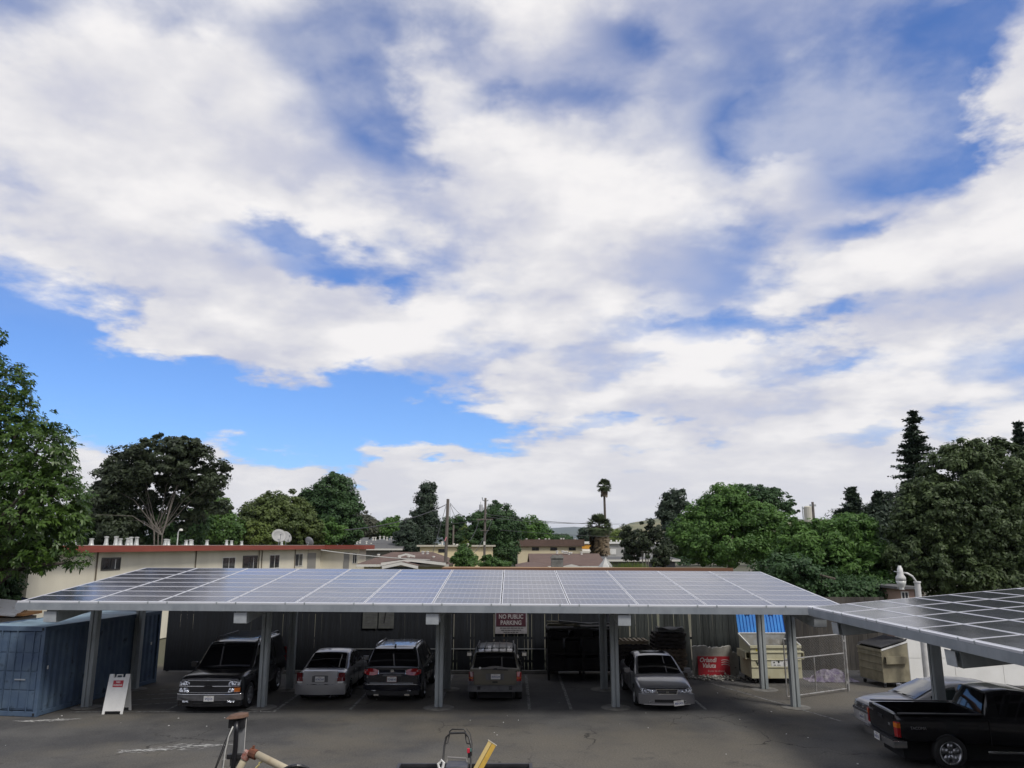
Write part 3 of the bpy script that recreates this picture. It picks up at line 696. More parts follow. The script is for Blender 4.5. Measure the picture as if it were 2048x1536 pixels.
# ---- small houses beyond the fence
def shingle(name, c, c2): return mat(name, c, .9, col2=c2, scale=1.5, col3=tuple(v*.7 for v in c), scale3=7.0, lo3=.5, hi3=.7, bump=.2, bscale=6)
BROWNR = shingle('brown_shingles', (.135, .088, .070), (.105, .068, .055)); GREYR = shingle('grey_shingles', (.115, .115, .113), (.09, .09, .09))
CREAM = mat('cream_stucco', (.74, .63, .39), .9, col2=(.66, .56, .34), scale=.5); YELL = mat('pale_yellow_wall', (.55, .53, .33), .9, col2=(.48, .45, .28), scale=.6)
CREAM2 = mat('sand_stucco', (.64, .56, .39), .9, col2=(.57, .49, .33), scale=.5); GREYW = mat('grey_siding', (.26, .25, .22), .9, col2=(.21, .20, .175), scale=1)
def house(name, label, x0, x1, y_eave, y_ridge, Y, depth, wall, roof, kind='gable', ov=.5, ridge_in=0.0, wins=(), shift=0.0, base=None):
    """front wall between pixel columns at distance Y; eave / ridge heights from pixel rows"""
    A = at(x0, y_eave, Y); B = at(x1, y_eave, Y); ze = A.z; zr = at(x0, y_ridge, Y+depth/2).z if kind != 'flat' else at(x0, y_ridge, Y).z
    T = thing(name, label, 'house' if kind != 'flat' else 'building', (A.x, Y, 0)); w = B.x-A.x
    s = MB(); s.b2(0, w, 0, depth, 0, ze-.05)
    if kind == 'gable':   # gable ends up to the ridge
        s.prism([(0, ze-.05), (depth, ze-.05), (depth/2, zr-.12)], 0.0, .15, 'X'); s.prism([(0, ze-.05), (depth, ze-.05), (depth/2, zr-.12)], w-.15, w, 'X')
    s.build('wall', wall, T)
    t = .14
    if kind == 'gable' or kind == 'hip':
        ri = ridge_in*w; s = MB()
        e = [(-ov, -ov), (w+ov, -ov), (w+ov, depth+ov), (-ov, depth+ov)]
        sl = (zr-ze)/(depth/2); zo = ze-ov*sl
        r0, r1 = (ri-(0 if ri else ov), depth/2), (w-ri+(0 if ri else ov), depth/2)
        top = [Vector((p[0], p[1], zo)) for p in e]+[Vector((r0[0], r0[1], zr)), Vector((r1[0], r1[1], zr))]
        bot = [p-Vector((0, 0, t)) for p in top]
        fs = [(0, 1, 5, 4), (2, 3, 4, 5), (1, 2, 5), (3, 0, 4)] if ri else [(0, 1, 5, 4), (2, 3, 4, 5)]
        s.add(top+bot, fs+[tuple(i+6 for i in reversed(f)) for f in fs]+[(0, 6, 7, 1), (1, 7, 8, 2), (2, 8, 9, 3), (3, 9, 6, 0)])
        R_ = s.build('roof', roof, T)
        s = MB(); s.b2(-ov, w+ov, -ov-.04, -ov+.001, zo-t-.06, zo-.02); s.build('gutter', TRIMW, R_)
    else:
        s = MB(); s.b2(-ov, w+ov, -ov, depth+ov, ze-.04, zr); R_ = s.build('roof', roof, T)
    for (a, b, c, dd) in wins:
        P0 = at(a, dd, Y); P1 = at(b, c, Y); window(T, Vector((P0.x-A.x, -.002, P0.z)), (1, 0, 0), P1.x-P0.x, P1.z-P0.z, TRIMW if (b-a) < 14 else BRZ, split=1)
    return T, A, w, ze, zr
def vents(T, A, lst, Y):
    for px, py, h in lst:
        c = at(px, py, Y); s = MB(); r = .10
        s.lathe([(r, c.z-A.z*0-h/ppm(Y)), (r*.8, c.z-.1), (r*1.3, c.z-.1), (r*1.3, c.z)], (c.x-A.x, c.y-T.location.y, 0), 8); s.build('roof_vent', TRIMW, T)
# brown-roofed bungalow with carport gable
H1, A1, w1, ze1, zr1 = house('bungalow', 'brown shingled bungalow with white gabled carport left of the poles', 728, 886, 1126, 1104, 62, 11, YELL, BROWNR, 'hip', .5, .22, wins=((736, 748, 1127.5, 1136),))
vents(H1, A1, ((757, 1108, 6), (799, 1113, 5), (817, 1112, 5), (867, 1112, 6), (846, 1102, 6), (855, 1102, 6)), 64.5)
def carport_gable(T, A, Y, x0, x1, yb, xm, yt, m=TRIMW, thick=.22, deep=3.0):
    P0, P1, Pm = at(x0, yb, Y), at(x1, yb, Y), at(xm, yt, Y); b = Vector((A.x, T.location.y, 0)); s = MB()
    for (p, q) in ((P0, Pm), (Pm, P1)):
        p = p-b; q = q-b; s.loft([[p, q, q-Vector((0, 0, thick)), p-Vector((0, 0, thick))], [v+Vector((0, .12, 0)) for v in (p, q, q-Vector((0, 0, thick)), p-Vector((0, 0, thick)))]])
    g = s.build('gable_trim', m, T)
    s = MB(); up = Vector((0, 0, .03)); p0, p1, pm = P0-b, P1-b, Pm-b; dv = Vector((0, deep, 0))
    s.add([p0+up, pm+up, p1+up, p0+up+dv, pm+up+dv, p1+up+dv], [(0, 1, 4, 3), (1, 2, 5, 4)]); s.build('gable_roof', BROWNR, g)
    return g
carport_gable(H1, A1, 60.6, 762, 892, 1125.5, 822, 1117.5); carport_gable(H1, A1, 59.0, 764, 836, 1132, 802, 1124, deep=2)
carport_gable(H1, A1, 61.2, 796, 830, 1111, 812, 1106.5, thick=.15, deep=2.5)
s = MB(); b0, b1 = at(768, 1134, 59.6), at(826, 1138, 59.6); s.b2(b0.x-A1.x, b1.x-A1.x, 59.6-62, 59.8-62, b1.z-1, b0.z); s.build('carport_back', mat('slate_blue_panel', (.06, .085, .10), .6), H1)
# grey two-storey house behind it
H2, A2, w2, ze2, zr2 = house('grey_house', 'grey shingled two-storey house behind the end of the red roof', 704, 796, 1095, 1079, 88, 12, GREYW, GREYR, 'gable', .6, 0, wins=((779, 785, 1096, 1105),))
vents(H2, A2, ((714, 1082, 6), (720, 1081, 6), (733, 1082, 6), (746, 1074, 7), (751, 1074, 7), (760, 1072, 7), (768, 1072, 7), (774, 1074, 7), (783, 1073, 7), (742, 1086, 6)), 90.5)
house('grey_house', 'pale green gabled house end peeking over the red roof edge', 672, 716, 1090, 1075, 93, 9, mat('pale_green_wall', (.42, .43, .33), .9), GREYR, 'gable', .5, 0)
# cream flat-roofed building
H3, A3, w3, _, _ = house('cream_building', 'cream flat-roofed building behind the two utility poles', 840, 982, 1092.5, 1090, 80, 10, CREAM, mat('pale_roof_edge', (.52, .49, .40), .9), 'flat', .3, wins=((876.5, 891, 1098, 1105), (935, 941, 1098, 1106)))
vents(H3, A3, ((879, 1088, 6), (884.5, 1083, 12), (907.5, 1087, 8), (914, 1088, 6), (935.5, 1087, 8)), 82)
# sand building with brown mansard
H4, A4, w4, ze4, zr4 = house('sand_apartments', 'sand coloured two-storey apartments under a brown mansard roof', 1036, 1163, 1092, 1079, 100, 13, CREAM2, BROWNR, 'flat', .35, wins=((1064, 1078, 1094.5, 1101), (1100.5, 1114.5, 1094.5, 1101), (1137.5, 1151.5, 1094.5, 1101), (1032, 1041, 1094.5, 1101)))
vents(H4, A4, ((1053, 1077, 4), (1078, 1077, 4), (1091, 1077, 4), (1098, 1077, 4), (1122, 1076, 4), (1127, 1076, 4), (1150, 1077, 4)), 103)
# brown gable bungalow in front of it
H5, A5, w5, ze5, zr5 = house('bungalow', 'wide brown shingled bungalow with a grey chimney in front of the sand apartments', 1074, 1198, 1129, 1107, 66, 11, CREAM2, BROWNR, 'gable', .6, 0)
vents(H5, A5, ((1114, 1101, 6), (1125, 1101, 5), (1129, 1102, 5), (1133, 1102, 5), (1138, 1104, 5), (1142, 1104, 4), (1163, 1103, 6)), 71)
c = at(1114, 1110, 61); s = MB(); s.b2(c.x-.45-A5.x, c.x+.45-A5.x, -5.4, -4.6, 0, c.z-.25); s.b2(c.x-.52-A5.x, c.x+.52-A5.x, -5.47, -4.53, c.z-.25, c.z-.15); s.b2(c.x-.4-A5.x, c.x+.4-A5.x, -5.35, -4.65, c.z-.15, c.z); s.build('chimney', CONC, H5)
carport_gable(H5, A5, 62.5, 1117, 1168, 1134.5, 1143, 1128.5, deep=3)
H6, A6, w6, _, _ = house('bungalow', 'low dark brown hip roof left of the grey chimney', 1042, 1088, 1134, 1124, 60, 9, GREYW, BROWNR, 'hip', .4, .3)
# orange and white shop, white shed row
H7, A7, w7, _, _ = house('orange_shop', 'white building with a bright orange panel beside the palms', 1163, 1206, 1087, 1083, 108, 12, mat('white_stucco', (.66, .65, .60), .9), mat('shop_white', (.70, .69, .64), .8), 'flat', .3)
P0, P1 = at(1164, 1097.5, 107.9), at(1204, 1089.5, 107.9); s = MB(); s.b2(P0.x-A7.x, P1.x-A7.x, -.12, -.02, P0.z, P1.z); s.build('orange_panel', mat('orange', (.62, .30, .03), .7, col2=(.52, .24, .02), scale=.8), H7)
P0, P1 = at(1163, 1102, 107.4), at(1200, 1098, 107.4); s = MB(); s.prism([(-1.4, P0.z), (-.02, P1.z), (-.02, P1.z-.25), (-1.4, P0.z-.25)], 0, P1.x-P0.x, 'X'); s.build('awning', TRIMW, H7)
vents(H7, A7, ((1186, 1080, 5), (1197, 1080, 5)), 112)
H8, A8, w8, _, _ = house('white_sheds', 'long pale grey industrial building right of the palm trunks', 1214, 1346, 1087, 1083.5, 104, 14, mat('pale_grey_wall', (.44, .44, .43), .9, col2=(.36, .36, .35), scale=.6), mat('white_roof', (.68, .68, .66), .8), 'flat', .3)
vents(H8, A8, ((1222, 1080, 4), (1233, 1080, 4), (1240, 1080, 4), (1251, 1080, 4)), 108)
P0, P1 = at(1219, 1109, 103.9), at(1232, 1098, 103.9); s = MB(); s.b2(P0.x-A8.x, P1.x-A8.x, -.06, -.01, P0.z, P1.z); s.build('door', WHITE, H8)
P0, P1 = at(1286, 1104, 103.9), at(1298, 1094, 103.9); s = MB(); s.b2(P0.x-A8.x, P1.x-A8.x, -.06, -.01, P0.z, P1.z); s.build('door', WHITE, H8)
house('grey_shed', 'low dark grey roofed shed in front of the pale industrial building', 1214, 1350, 1118, 1113, 72, 9, mat('slate_wall', (.16, .16, .17), .9), GREYR, 'gable', .4, 0)
s = MB(); P = at(1211, 1115, 58); s.lathe([(.95, P.z-1.15), (.02, P.z)], (0, 0, 0), 6); o = s.build('cone_roof', mat('silver_sheet', (.42, .42, .40), .5, .3, col2=(.30, .30, .29), scale=3)); o.location = (P.x, P.y, 0); tag(o, 'small silver six-sided roof tip at the foot of the palms', 'roof tip')
# right: pinkish house seen between the trees and white walled shed
house('pink_house', 'pinkish stucco house half hidden behind the lamp and the oak', 1800, 1828, 1176, 1173, 38.2, 3.0, mat('pink_stucco', (.36, .255, .20), .9, col2=(.29, .20, .16), scale=1), GREYR, 'flat', .25, wins=((1803, 1816, 1183, 1200),))
WB = thing('white_shed', 'white panelled shed wall behind the silver sedan and pickup', 'shed', (14.35, 29.5, 0))
WPAN = mat('white_panels', (.80, .80, .77), .6, col2=(.72, .72, .69), scale=1.2)
s = MB(); s.b2(.02, 16, .05, .6, 0, 2.86); s.build('wall', WPAN, WB)
for i in range(9):
    for j in range(3):
        s = MB(); wd = 1.75; x0 = .0+i*wd; s.b2(x0+.006, x0+wd-.006, 0, .049, .05+j*.95, .05+(j+1)*.95-.012); s.build('wall_panel', WPAN, WB, bevel=.003)
s = MB(); s.b2(-.03, .0, -.02, .62, 0, 2.9); s.build('corner_trim', TRIMW, WB)
s = MB(); s.b2(-.1, 16.1, -.1, .75, 2.862, 2.94); s.build('roof', WHITE, WB)
# ---- yard lamp
lp = at(1838, 1200, 28.6)
T = thing('yard_lamp', 'white gooseneck yard lamp rising behind the second carport', 'lamp', (lp.x, 28.6, 0))
LWH = mat('lamp_white', (.62, .62, .60), .45, col2=(.50, .50, .48), scale=3)
s = MB(); s.tube([(0, 0, 0), (0, 0, 3.72)], [.115, .10], 14); s.tube([(0, 0, 3.70), (0, 0, 3.75)], [.125, .125], 14); s.build('pole', LWH, T, smooth=False)
s = MB(); s.tube([(-.02, 0, 3.60), (-.08, -.05, 3.78), (-.18, -.05, 3.93), (-.34, -.05, 4.03), (-.55, -.05, 4.06)], .035, 8); s.build('arm', LWH, T, smooth=True)
s = MB(); s.lathe([(.0, 4.30), (.055, 4.30), (.06, 4.24), (.085, 4.22), (.105, 4.05), (.11, 3.98), (.165, 3.90), (.175, 3.78)], (-.60, -.05, 0), 16); s.build('lamp_head', LWH, T, smooth=True)
s = MB(); s.lathe([(.17, 3.78), (.15, 3.66), (.10, 3.56), (.07, 3.50), (.085, 3.48), (.08, 3.46), (0, 3.455)], (-.60, -.05, 0), 16); s.build('lens', mat('lens_glass', (.55, .56, .53), .25), T, smooth=True)
s = MB(); s.cyl((-.60, -.05, 4.05), (-.82, -.05, 4.10), .015, 6); s.build('photocell', GALVD, T)
# ---- utility poles and wires
POLE = mat('pole_wood', (.15, .13, .112), .9, col2=(.09, .08, .07), scale=3, stretch=(3, 3, .4))
WIRE = mat('wire', (.05, .05, .055), .6); WIREW = mat('white_cable', (.55, .55, .52), .6)
def pole(px, ytop, Y, r, label, tilt=0.0):
    p = at(px, ytop, Y); T = thing('utility_pole', label, 'utility pole', (p.x, Y, 0))
    s = MB(); s.tube([(-tilt, 0, -.05), (-tilt*.5, 0, p.z/2), (0, 0, p.z)], [r*1.25, r*1.1, r], 10); s.build('mast', POLE, T, smooth=False); return T, p
U1, u1 = pole(896, 998, 62, .12, 'thick plain wooden utility pole standing left of the one with crossarms', .18)
U2, u2 = pole(971, 996, 74, .105, 'wooden utility pole with crossarms and a grey transformer', .12)
U3, u3 = pole(907, 1050, 82, .09, 'shorter wooden pole just behind the thick plain pole', .05)
def zat(py, Y): return at(1000, py, Y).z
s = MB(); z = zat(1039, 74); s.box((-.05, -.2, z), (1.55, .1, .11)); s.build('crossarm', POLE, U2)
s = MB(); z = zat(1061, 74); s.box((-.05, -.2, z), (.8, .08, .08)); s.build('crossarm', POLE, U2)
s = MB(); z = zat(1000, 74); s.tube([(.0, 0, z-.1), (-.25, 0, z-.02), (-.32, 0, z+.25)], .05, 6); s.tube([(0, 0, z-.1), (.22, 0, z-.05), (.25, 0, z)], .05, 6); s.build('insulator_bracket', GALVD, U2)
s = MB(); z0, z1 = zat(1023, 74), zat(1009, 74); s.lathe([(.15, z0), (.17, z0+.05), (.17, z1-.06), (.15, z1)], (-.42, -.1, 0), 12); s.box((-.25, -.05, (z0+z1)/2), (.2, .08, .1)); TR = s.build('transformer', mat('transformer_grey', (.42, .43, .44), .5), U2)
s = MB(); s.cyl((-.45, -.1, z1), (-.45, -.1, z1+.25), .025, 6); s.build('bushing', GALVD, TR)
s = MB(); z0, z1 = zat(1090, 73.8), zat(1083, 73.8); s.box((-.07, -.2, (z0+z1)/2), (.18, .06, z1-z0)); s.build('pole_tag', TRIMW, U2)
s = MB(); z0 = zat(1078, 61.7); s.box((-.11, -.24, z0), (.08, .05, .34), (0, .4, 0)); s.build('ribbon', mat('pink_ribbon', (.55, .20, .22), .8), U1)
def wire(a, b, sag, label, r=.016, m=WIRE, n=14, group='overhead wires'):
    r = r*1.5 if m is WIRE else r
    a, b = Vector(a), Vector(b); s = MB()
    s.tube([a.lerp(b, i/n)-Vector((0, 0, sag*4*(i/n)*(1-i/n))) for i in range(n+1)], r, 5, False); o = s.build('overhead_wire', m); tag(o, label, 'wire', group)
wire(at(893, 1009, 62), at(690, 1060, 46), .35, 'black wire from the thick pole down to the beige block', .02)
wire(at(860, 1120, 56)-Vector((0, 0, 0)), at(642, 1100, 60), .1, 'white service cable drooping from the red roof edge to the bungalow', .035, WIREW)
wire(at(892, 1012, 62), at(866, 1104, 60), .0, 'thin guy wire from the thick pole to the bungalow roof', .014)
for i, (ya, yb, xb) in enumerate(((1020, 1030, 990), (1022, 1036, 975), (1024, 1032, 960))):
    wire(at(900, ya-14, 62), at(xb-60, yb+6, 74), .1, 'steep black wire between the two tall poles, number %s from the top' % ('one', 'two', 'three')[i], .012)
wire(at(966, 1040, 74), at(700, 1046, 120), .6, 'thin wire running to the far left from the upper crossarm', .014)
wire(at(975, 1029, 74), at(1240, 1048, 110), .3, 'upper thin wire running right from the crossarm pole past the palms', .018)
wire(at(975, 1034, 74), at(1200, 1045, 100), .3, 'lower thin wire running right from the crossarm pole to the palms', .018)
wire(at(984, 1041, 74), at(930, 1124, 63), .5, 'curved wire from the right crossarm end down past the cream wall', .014)
wire(at(958, 1041, 74), at(938, 1082, 66), .3, 'curved wire hanging from the left crossarm end', .014)
wire(at(1000, 1060, 74), at(1400, 1072, 118), .4, 'faint low wire running right from the lower crossarm', .014)
# far silo and pole on the right
P = at(1616, 1012, 150); T = thing('steel_silo', 'pale upright steel silo above the trees on the right', 'silo', (P.x, 150, 0)); s = MB(); s.lathe([(.85, 0), (.85, P.z-.2), (.6, P.z), (0, P.z+.05)], (0, 0, 0), 14); s.build('tank', mat('silo_cream', (.52, .50, .42), .7), T)
s = MB(); s.cyl((-1.1, 0, 0), (-1.1, 0, P.z-.1), .10, 8); s.cyl((-1.1, 0, P.z-.5), (-.5, 0, P.z-.3), .08, 6); s.build('riser_pipe', GALVD, T)
U4, u4 = pole(1625, 1004, 140, .22, 'dark pole with a small crosspiece beside the steel silo')
s = MB(); s.box((0, 0, u4.z-.6), (1.1, .25, .35)); s.build('crosspiece', GALVD, U4)
# things at the far left edge beyond the container
T = thing('metal_sheet_stack', 'tilted white metal sheet over orange boards left of the container', 'sheet stack', (-21.5, 31, 0))
c0 = at(10, 1212, 31); s = MB(); s.box((c0.x+21.5-.6, 0, c0.z), (2.6, 1.6, .05), (R(14), R(6), R(8))); s.build('sheet', mat('white_sheet', (.60, .60, .58), .5, col2=(.35, .30, .25), scale=4, lo=.55, hi=.7), T)
c0 = at(20, 1228, 31); s = MB(); s.box((c0.x+21.5-.8, .2, c0.z), (3.0, 1.4, .10), (0, 0, R(5))); s.build('board', mat('orange_board', (.42, .20, .06), .8, col2=(.30, .16, .07), scale=3), T)
s = MB(); s.box((c0.x+21.5-.8, .3, c0.z/2-.05), (2.6, 1.2, c0.z-.14)); s.build('base_block', mat('grey_crates', (.2, .18, .15), .9), T)
T = tag(obj('blue_tarp', None), 'blue tarpaulin strip beyond the white sheet at the left edge', 'tarp'); P = at(15, 1206, 33); T.location = (P.x, 33, 0)
s = MB(); s.grid(lambda u, v: (-2.2+3.0*u, .6*v, P.z-.1+.12*math.sin(u*9)+.25*u*(1-v)-1.0*v*0), 12, 4); s.b2(-2.2, .8, .1, .5, 0, P.z-.35); s.build('cover', mat('tarp_blue', (.03, .06, .30), .5), T)
# ================================================================== trees
def leaf_mat(name, c1, c2, trans=0.25, rough=0.55, nscale=.5):
    m = bpy.data.materials.new(name); m.use_nodes = True; nt = m.node_tree; N = nt.nodes.new; L = nt.links.new
    b = nt.nodes['Principled BSDF']; g = N('ShaderNodeNewGeometry')
    nz = N('ShaderNodeTexNoise'); nz.inputs['Scale'].default_value = nscale; nz.inputs['Detail'].default_value = 4; L(g.outputs['Position'], nz.inputs['Vector'])
    ad = N('ShaderNodeMath'); ad.operation = 'MULTIPLY_ADD'; L(g.outputs['Random Per Island'], ad.inputs[0]); ad.inputs[1].default_value = .55
    mr = N('ShaderNodeMapRange'); L(nz.outputs[0], mr.inputs[0]); mr.inputs[1].default_value = .3; mr.inputs[2].default_value = .75; mr.inputs[3].default_value = -.1; mr.inputs[4].default_value = .6
    L(mr.outputs[0], ad.inputs[2])
    x = N('ShaderNodeMix'); x.data_type = 'RGBA'; L(ad.outputs[0], x.inputs[0]); x.inputs[6].default_value = (*c1, 1); x.inputs[7].default_value = (*c2, 1)
    L(x.outputs[2], b.inputs['Base Color']); b.inputs['Roughness'].default_value = rough; b.inputs['Specular IOR Level'].default_value = .35
    tr = N('ShaderNodeBsdfTranslucent'); L(x.outputs[2], tr.inputs[0]); ms = N('ShaderNodeMixShader'); ms.inputs[0].default_value = trans
    out = nt.nodes['Material Output']; L(b.outputs[0], ms.inputs[1]); L(tr.outputs[0], ms.inputs[2]); L(ms.outputs[0], out.inputs[0])
    return m
LM = dict(
    broad=leaf_mat('leaf_broad', (0.0176, 0.0469, 0.0098), (0.0978, 0.1710, 0.0313), .3, .38),
    green=leaf_mat('leaf_green', (0.0408, 0.0936, 0.0216), (0.1200, 0.2160, 0.0480)),
    dkgreen=leaf_mat('leaf_dark_green', (0.0216, 0.0552, 0.0192), (0.0672, 0.1320, 0.0408)),
    yellowg=leaf_mat('leaf_yellow_green', (0.0633, 0.0978, 0.0207), (0.1725, 0.2300, 0.0517), .35),
    pine=leaf_mat('leaf_pine', (0.0184, 0.0345, 0.0207), (0.0460, 0.0713, 0.0391), .1),
    brownish=leaf_mat('leaf_brown_green', (0.0206, 0.0317, 0.0154), (0.0491, 0.0673, 0.0293), .15),
    olive=leaf_mat('leaf_olive', (0.0302, 0.0508, 0.0176), (0.0868, 0.1270, 0.0411), .2),
    grey=leaf_mat('leaf_grey_olive', (.06, .065, .045), (.12, .125, .08), .2),
    mid=leaf_mat('leaf_mid', (0.0391, 0.0978, 0.0184), (0.1265, 0.2415, 0.0483), .3), moss=leaf_mat('leaf_moss', (0.0408, 0.0660, 0.0168), (0.1200, 0.1620, 0.0408), .2),
    frond=leaf_mat('leaf_palm', (.035, .055, .025), (.10, .13, .06), .15),
    dead=leaf_mat('palm_thatch', (.10, .075, .045), (.20, .155, .10), .05))
BARK = mat('bark', (.11, .09, .07), .95, col2=(.06, .05, .04), scale=6, stretch=(2, 2, .4)); BARKG = mat('bark_grey', (.20, .19, .17), .95, col2=(.12, .11, .10), scale=5, stretch=(2, 2, .4))
def unit(v): return v/np.maximum(np.linalg.norm(v, axis=-1, keepdims=True), 1e-9)
def leaf_quads(P, Nrm, size, aspect=1.7, fold=0.0):
    """diamond leaves at points P with rough normals Nrm"""
    n = len(P); r = rng.normal(size=(n, 3)); u = unit(np.cross(Nrm, r)); v = np.cross(Nrm, u)
    s = (size*rng.uniform(.6, 1.35, n))[:, None]; a = u*s*aspect*.5; b = v*s*.5
    V = np.stack([P-a, P-b*.9+a*.1, P+a, P+b*.9+a*.1], 1).reshape(-1, 3)
    return V, np.arange(4*n).reshape(n, 4)
def lobes_of(lst, Y):
    out = []
    for l in lst:
        px, py, rx, ry = l[:4]; dy = l[4] if len(l) > 4 else 0.0
        c = at(px, py, Y+dy); k = ppm(Y+dy, py); out.append((np.array(c), np.array([rx/k, max(rx/k*.85, 0.6*ry/k), ry/k])))
    return out
def crown_points(lobes, clumps, per, cr, flat=.7, hollow=.45, up=.45):
    area = np.array([l[1][0]*l[1][2] for l in lobes]); cnt = np.maximum(3, (clumps*area/area.sum()).astype(int))
    C = []; D = []
    for (c, r), n in zip(lobes, cnt):
        d = unit(rng.normal(size=(n, 3))); t = rng.uniform(hollow**3, 1, n)**(1/3.)
        C.append(c+d*r*t[:, None]); D.append(unit(d/r))
    C = np.concatenate(C); D = np.concatenate(D); n = len(C)
    sz = cr*rng.uniform(.5, 1.4, n)
    tw = rng.uniform(size=n) < .28      # loose sprays that break the outline
    C = C+D*(tw*rng.uniform(.15, .75, n)*cr)[:, None]; sz = np.where(tw, sz*.5, sz)
    g = rng.normal(size=(n, per, 3)); g = g/np.maximum(np.linalg.norm(g, axis=2, keepdims=True), 1e-6)*rng.uniform(.2, 1, (n, per, 1))**.5
    P = C[:, None]+g*sz[:, None, None]*np.array([1, 1, flat])
    Nn = unit(g*.8+D[:, None]*.5+np.array([0, 0, up])+rng.normal(size=(n, per, 3))*.45)
    return C, P.reshape(-1, 3), Nn.reshape(-1, 3)
def limbs(base, targets, r0, split, m, nlimb=10, trunks=1, name='trunk', T=None, lean=0.0):
    s = MB(); base = Vector(base)
    idx = rng.choice(len(targets), min(nlimb, len(targets)), replace=False)
    for k in range(trunks):
        top = Vector(split)+Vector((random.uniform(-1, 1)*lean, random.uniform(-1, 1)*lean, random.uniform(-.2, .2)))
        b = base+Vector(((k-(trunks-1)/2)*r0*2.6, random.uniform(-.3, .3)*(trunks > 1), 0)); mid = b.lerp(top, .5)+Vector((random.uniform(-.15, .15)*r0*4, 0, 0))
        s.tube([b, mid, top], [r0*1.25, r0, r0*.8], 8)
        for i in idx[k::trunks]:
            t = Vector(targets[i]); m1 = top.lerp(t, .45)+Vector((random.uniform(-.3, .3), random.uniform(-.3, .3), .12*(t-top).length)); s.tube([top-Vector((0, 0, .05)), m1, t], [r0*.55, r0*.33, r0*.10], 6)
    return s.build(name, m, T)
def tree(name, label, px, Y, lobes, leaf, clumps=260, per=40, cr=.7, size=.28, aspect=1.7, flat=.7, hollow=.45, r0=.22, split=.35, bark=None, nlimb=12, trunks=1, group='trees beyond the fence', lean=.3, up=.45, base=0.0):
    lb = lobes_of(lobes, Y); B = at(px, 1100, Y); T = thing(name, label, 'tree', (B.x, Y, base), 0, group)
    size = size*.60; per = int(per*2.4)
    C, P, Nn = crown_points(lb, clumps, per, cr, flat, hollow, up); off = np.array(T.location)
    k_ = P[:, 2] > .3+base; P = P[k_]; Nn = Nn[k_]
    V, Fq = leaf_quads(P-off, Nn, size, aspect); obj('crown', fastmesh('crown', V, Fq, LM[leaf]), T)
    zc = min(l[0][2]-l[1][2] for l in lb); zt = max(l[0][2]+l[1][2] for l in lb)
    sp = (0, 0, max(.8, (zc+(zt-zc)*split)-base)); limbs((0, 0, -.1), C-off, r0, sp, bark or BARK, nlimb, trunks, T=T, lean=lean)
    return T
# -- big broad-leaved tree at the left edge, leaves in drooping rosettes
def rosette_tree():
    Y = 30.5; lb = lobes_of([(20, 930, 125, 130), (60, 1010, 118, 90, -1), (-40, 820, 105, 120, .5), (20, 1070, 120, 62, -.5), (-60, 960, 140, 160, 1), (-90, 740, 85, 110, .5), (85, 900, 60, 62, -.8), (110, 1000, 62, 75, -1), (140, 1050, 42, 42, -1), (10, 770, 48, 48, 0), (25, 1120, 80, 30, -1), (110, 1092, 52, 18, -1.2), (70, 1106, 70, 22, -1.0), (155, 1120, 26, 20, -1.6), (85, 1128, 25, 16, -1.4), (-8, 672, 22, 16, 0), (-60, 690, 50, 50, .3)], Y)
    B = at(-60, 1100, Y); T = thing('broadleaf_tree', 'large glossy broad-leaved tree filling the left edge of the picture', 'tree', (B.x, Y, 0)); off = np.array(T.location)
    area = np.array([l[1][0]*l[1][2] for l in lb]); cnt = np.maximum(20, (5600*area/area.sum()).astype(int)); C = []; D = []
    for (c, r), n in zip(lb, cnt):
        d = unit(rng.normal(size=(n, 3))); t = rng.uniform(.30, 1, n)**(1/3.)*rng.uniform(.9, 1.08, n); C.append(c+d*r*t[:, None]); D.append(unit(d/r))
    C = np.concatenate(C)-off; D = np.concatenate(D)
    V = []; Fq = []; nl = 11
    n = len(C); ax = unit(D*.7+np.array([0, 0, .6])+rng.normal(size=(n, 3))*.35)
    r = rng.normal(size=(n, 3)); u = unit(np.cross(ax, r)); v = np.cross(ax, u); allV = []
    for k in range(nl):
        a = 2*math.pi*k/nl+rng.uniform(-.3, .3, n); el = rng.uniform(.0, .75, n)
        d = (u*np.cos(a)[:, None]+v*np.sin(a)[:, None])*np.cos(el)[:, None]+ax*np.sin(el)[:, None]
        Ln = rng.uniform(.12, .24, n)[:, None]; w = Ln*.17; side = unit(np.cross(d, ax+1e-3)); dr = np.array([0, 0, -1.0])
        p0 = C+d*.03; p1 = C+d*Ln*.45+dr*Ln*.03; p2 = C+d*Ln*.8+dr*Ln*.16; p3 = C+d*Ln*.98+dr*Ln*.34
        allV.append(np.stack([p0, p1-side*w, p2-side*w*.75, p3, p2+side*w*.75, p1+side*w], 1))
    V = np.concatenate(allV).reshape(-1, 3); m = len(V)//6; Fq = np.arange(6*m).reshape(m, 6)
    obj('crown', fastmesh('crown', V, Fq, LM['broad']), T)
    limbs((0, 0, -.1), C, .28, (.2, 0, 3.0), BARK, 40, 2, T=T, lean=.5)
rosette_tree()
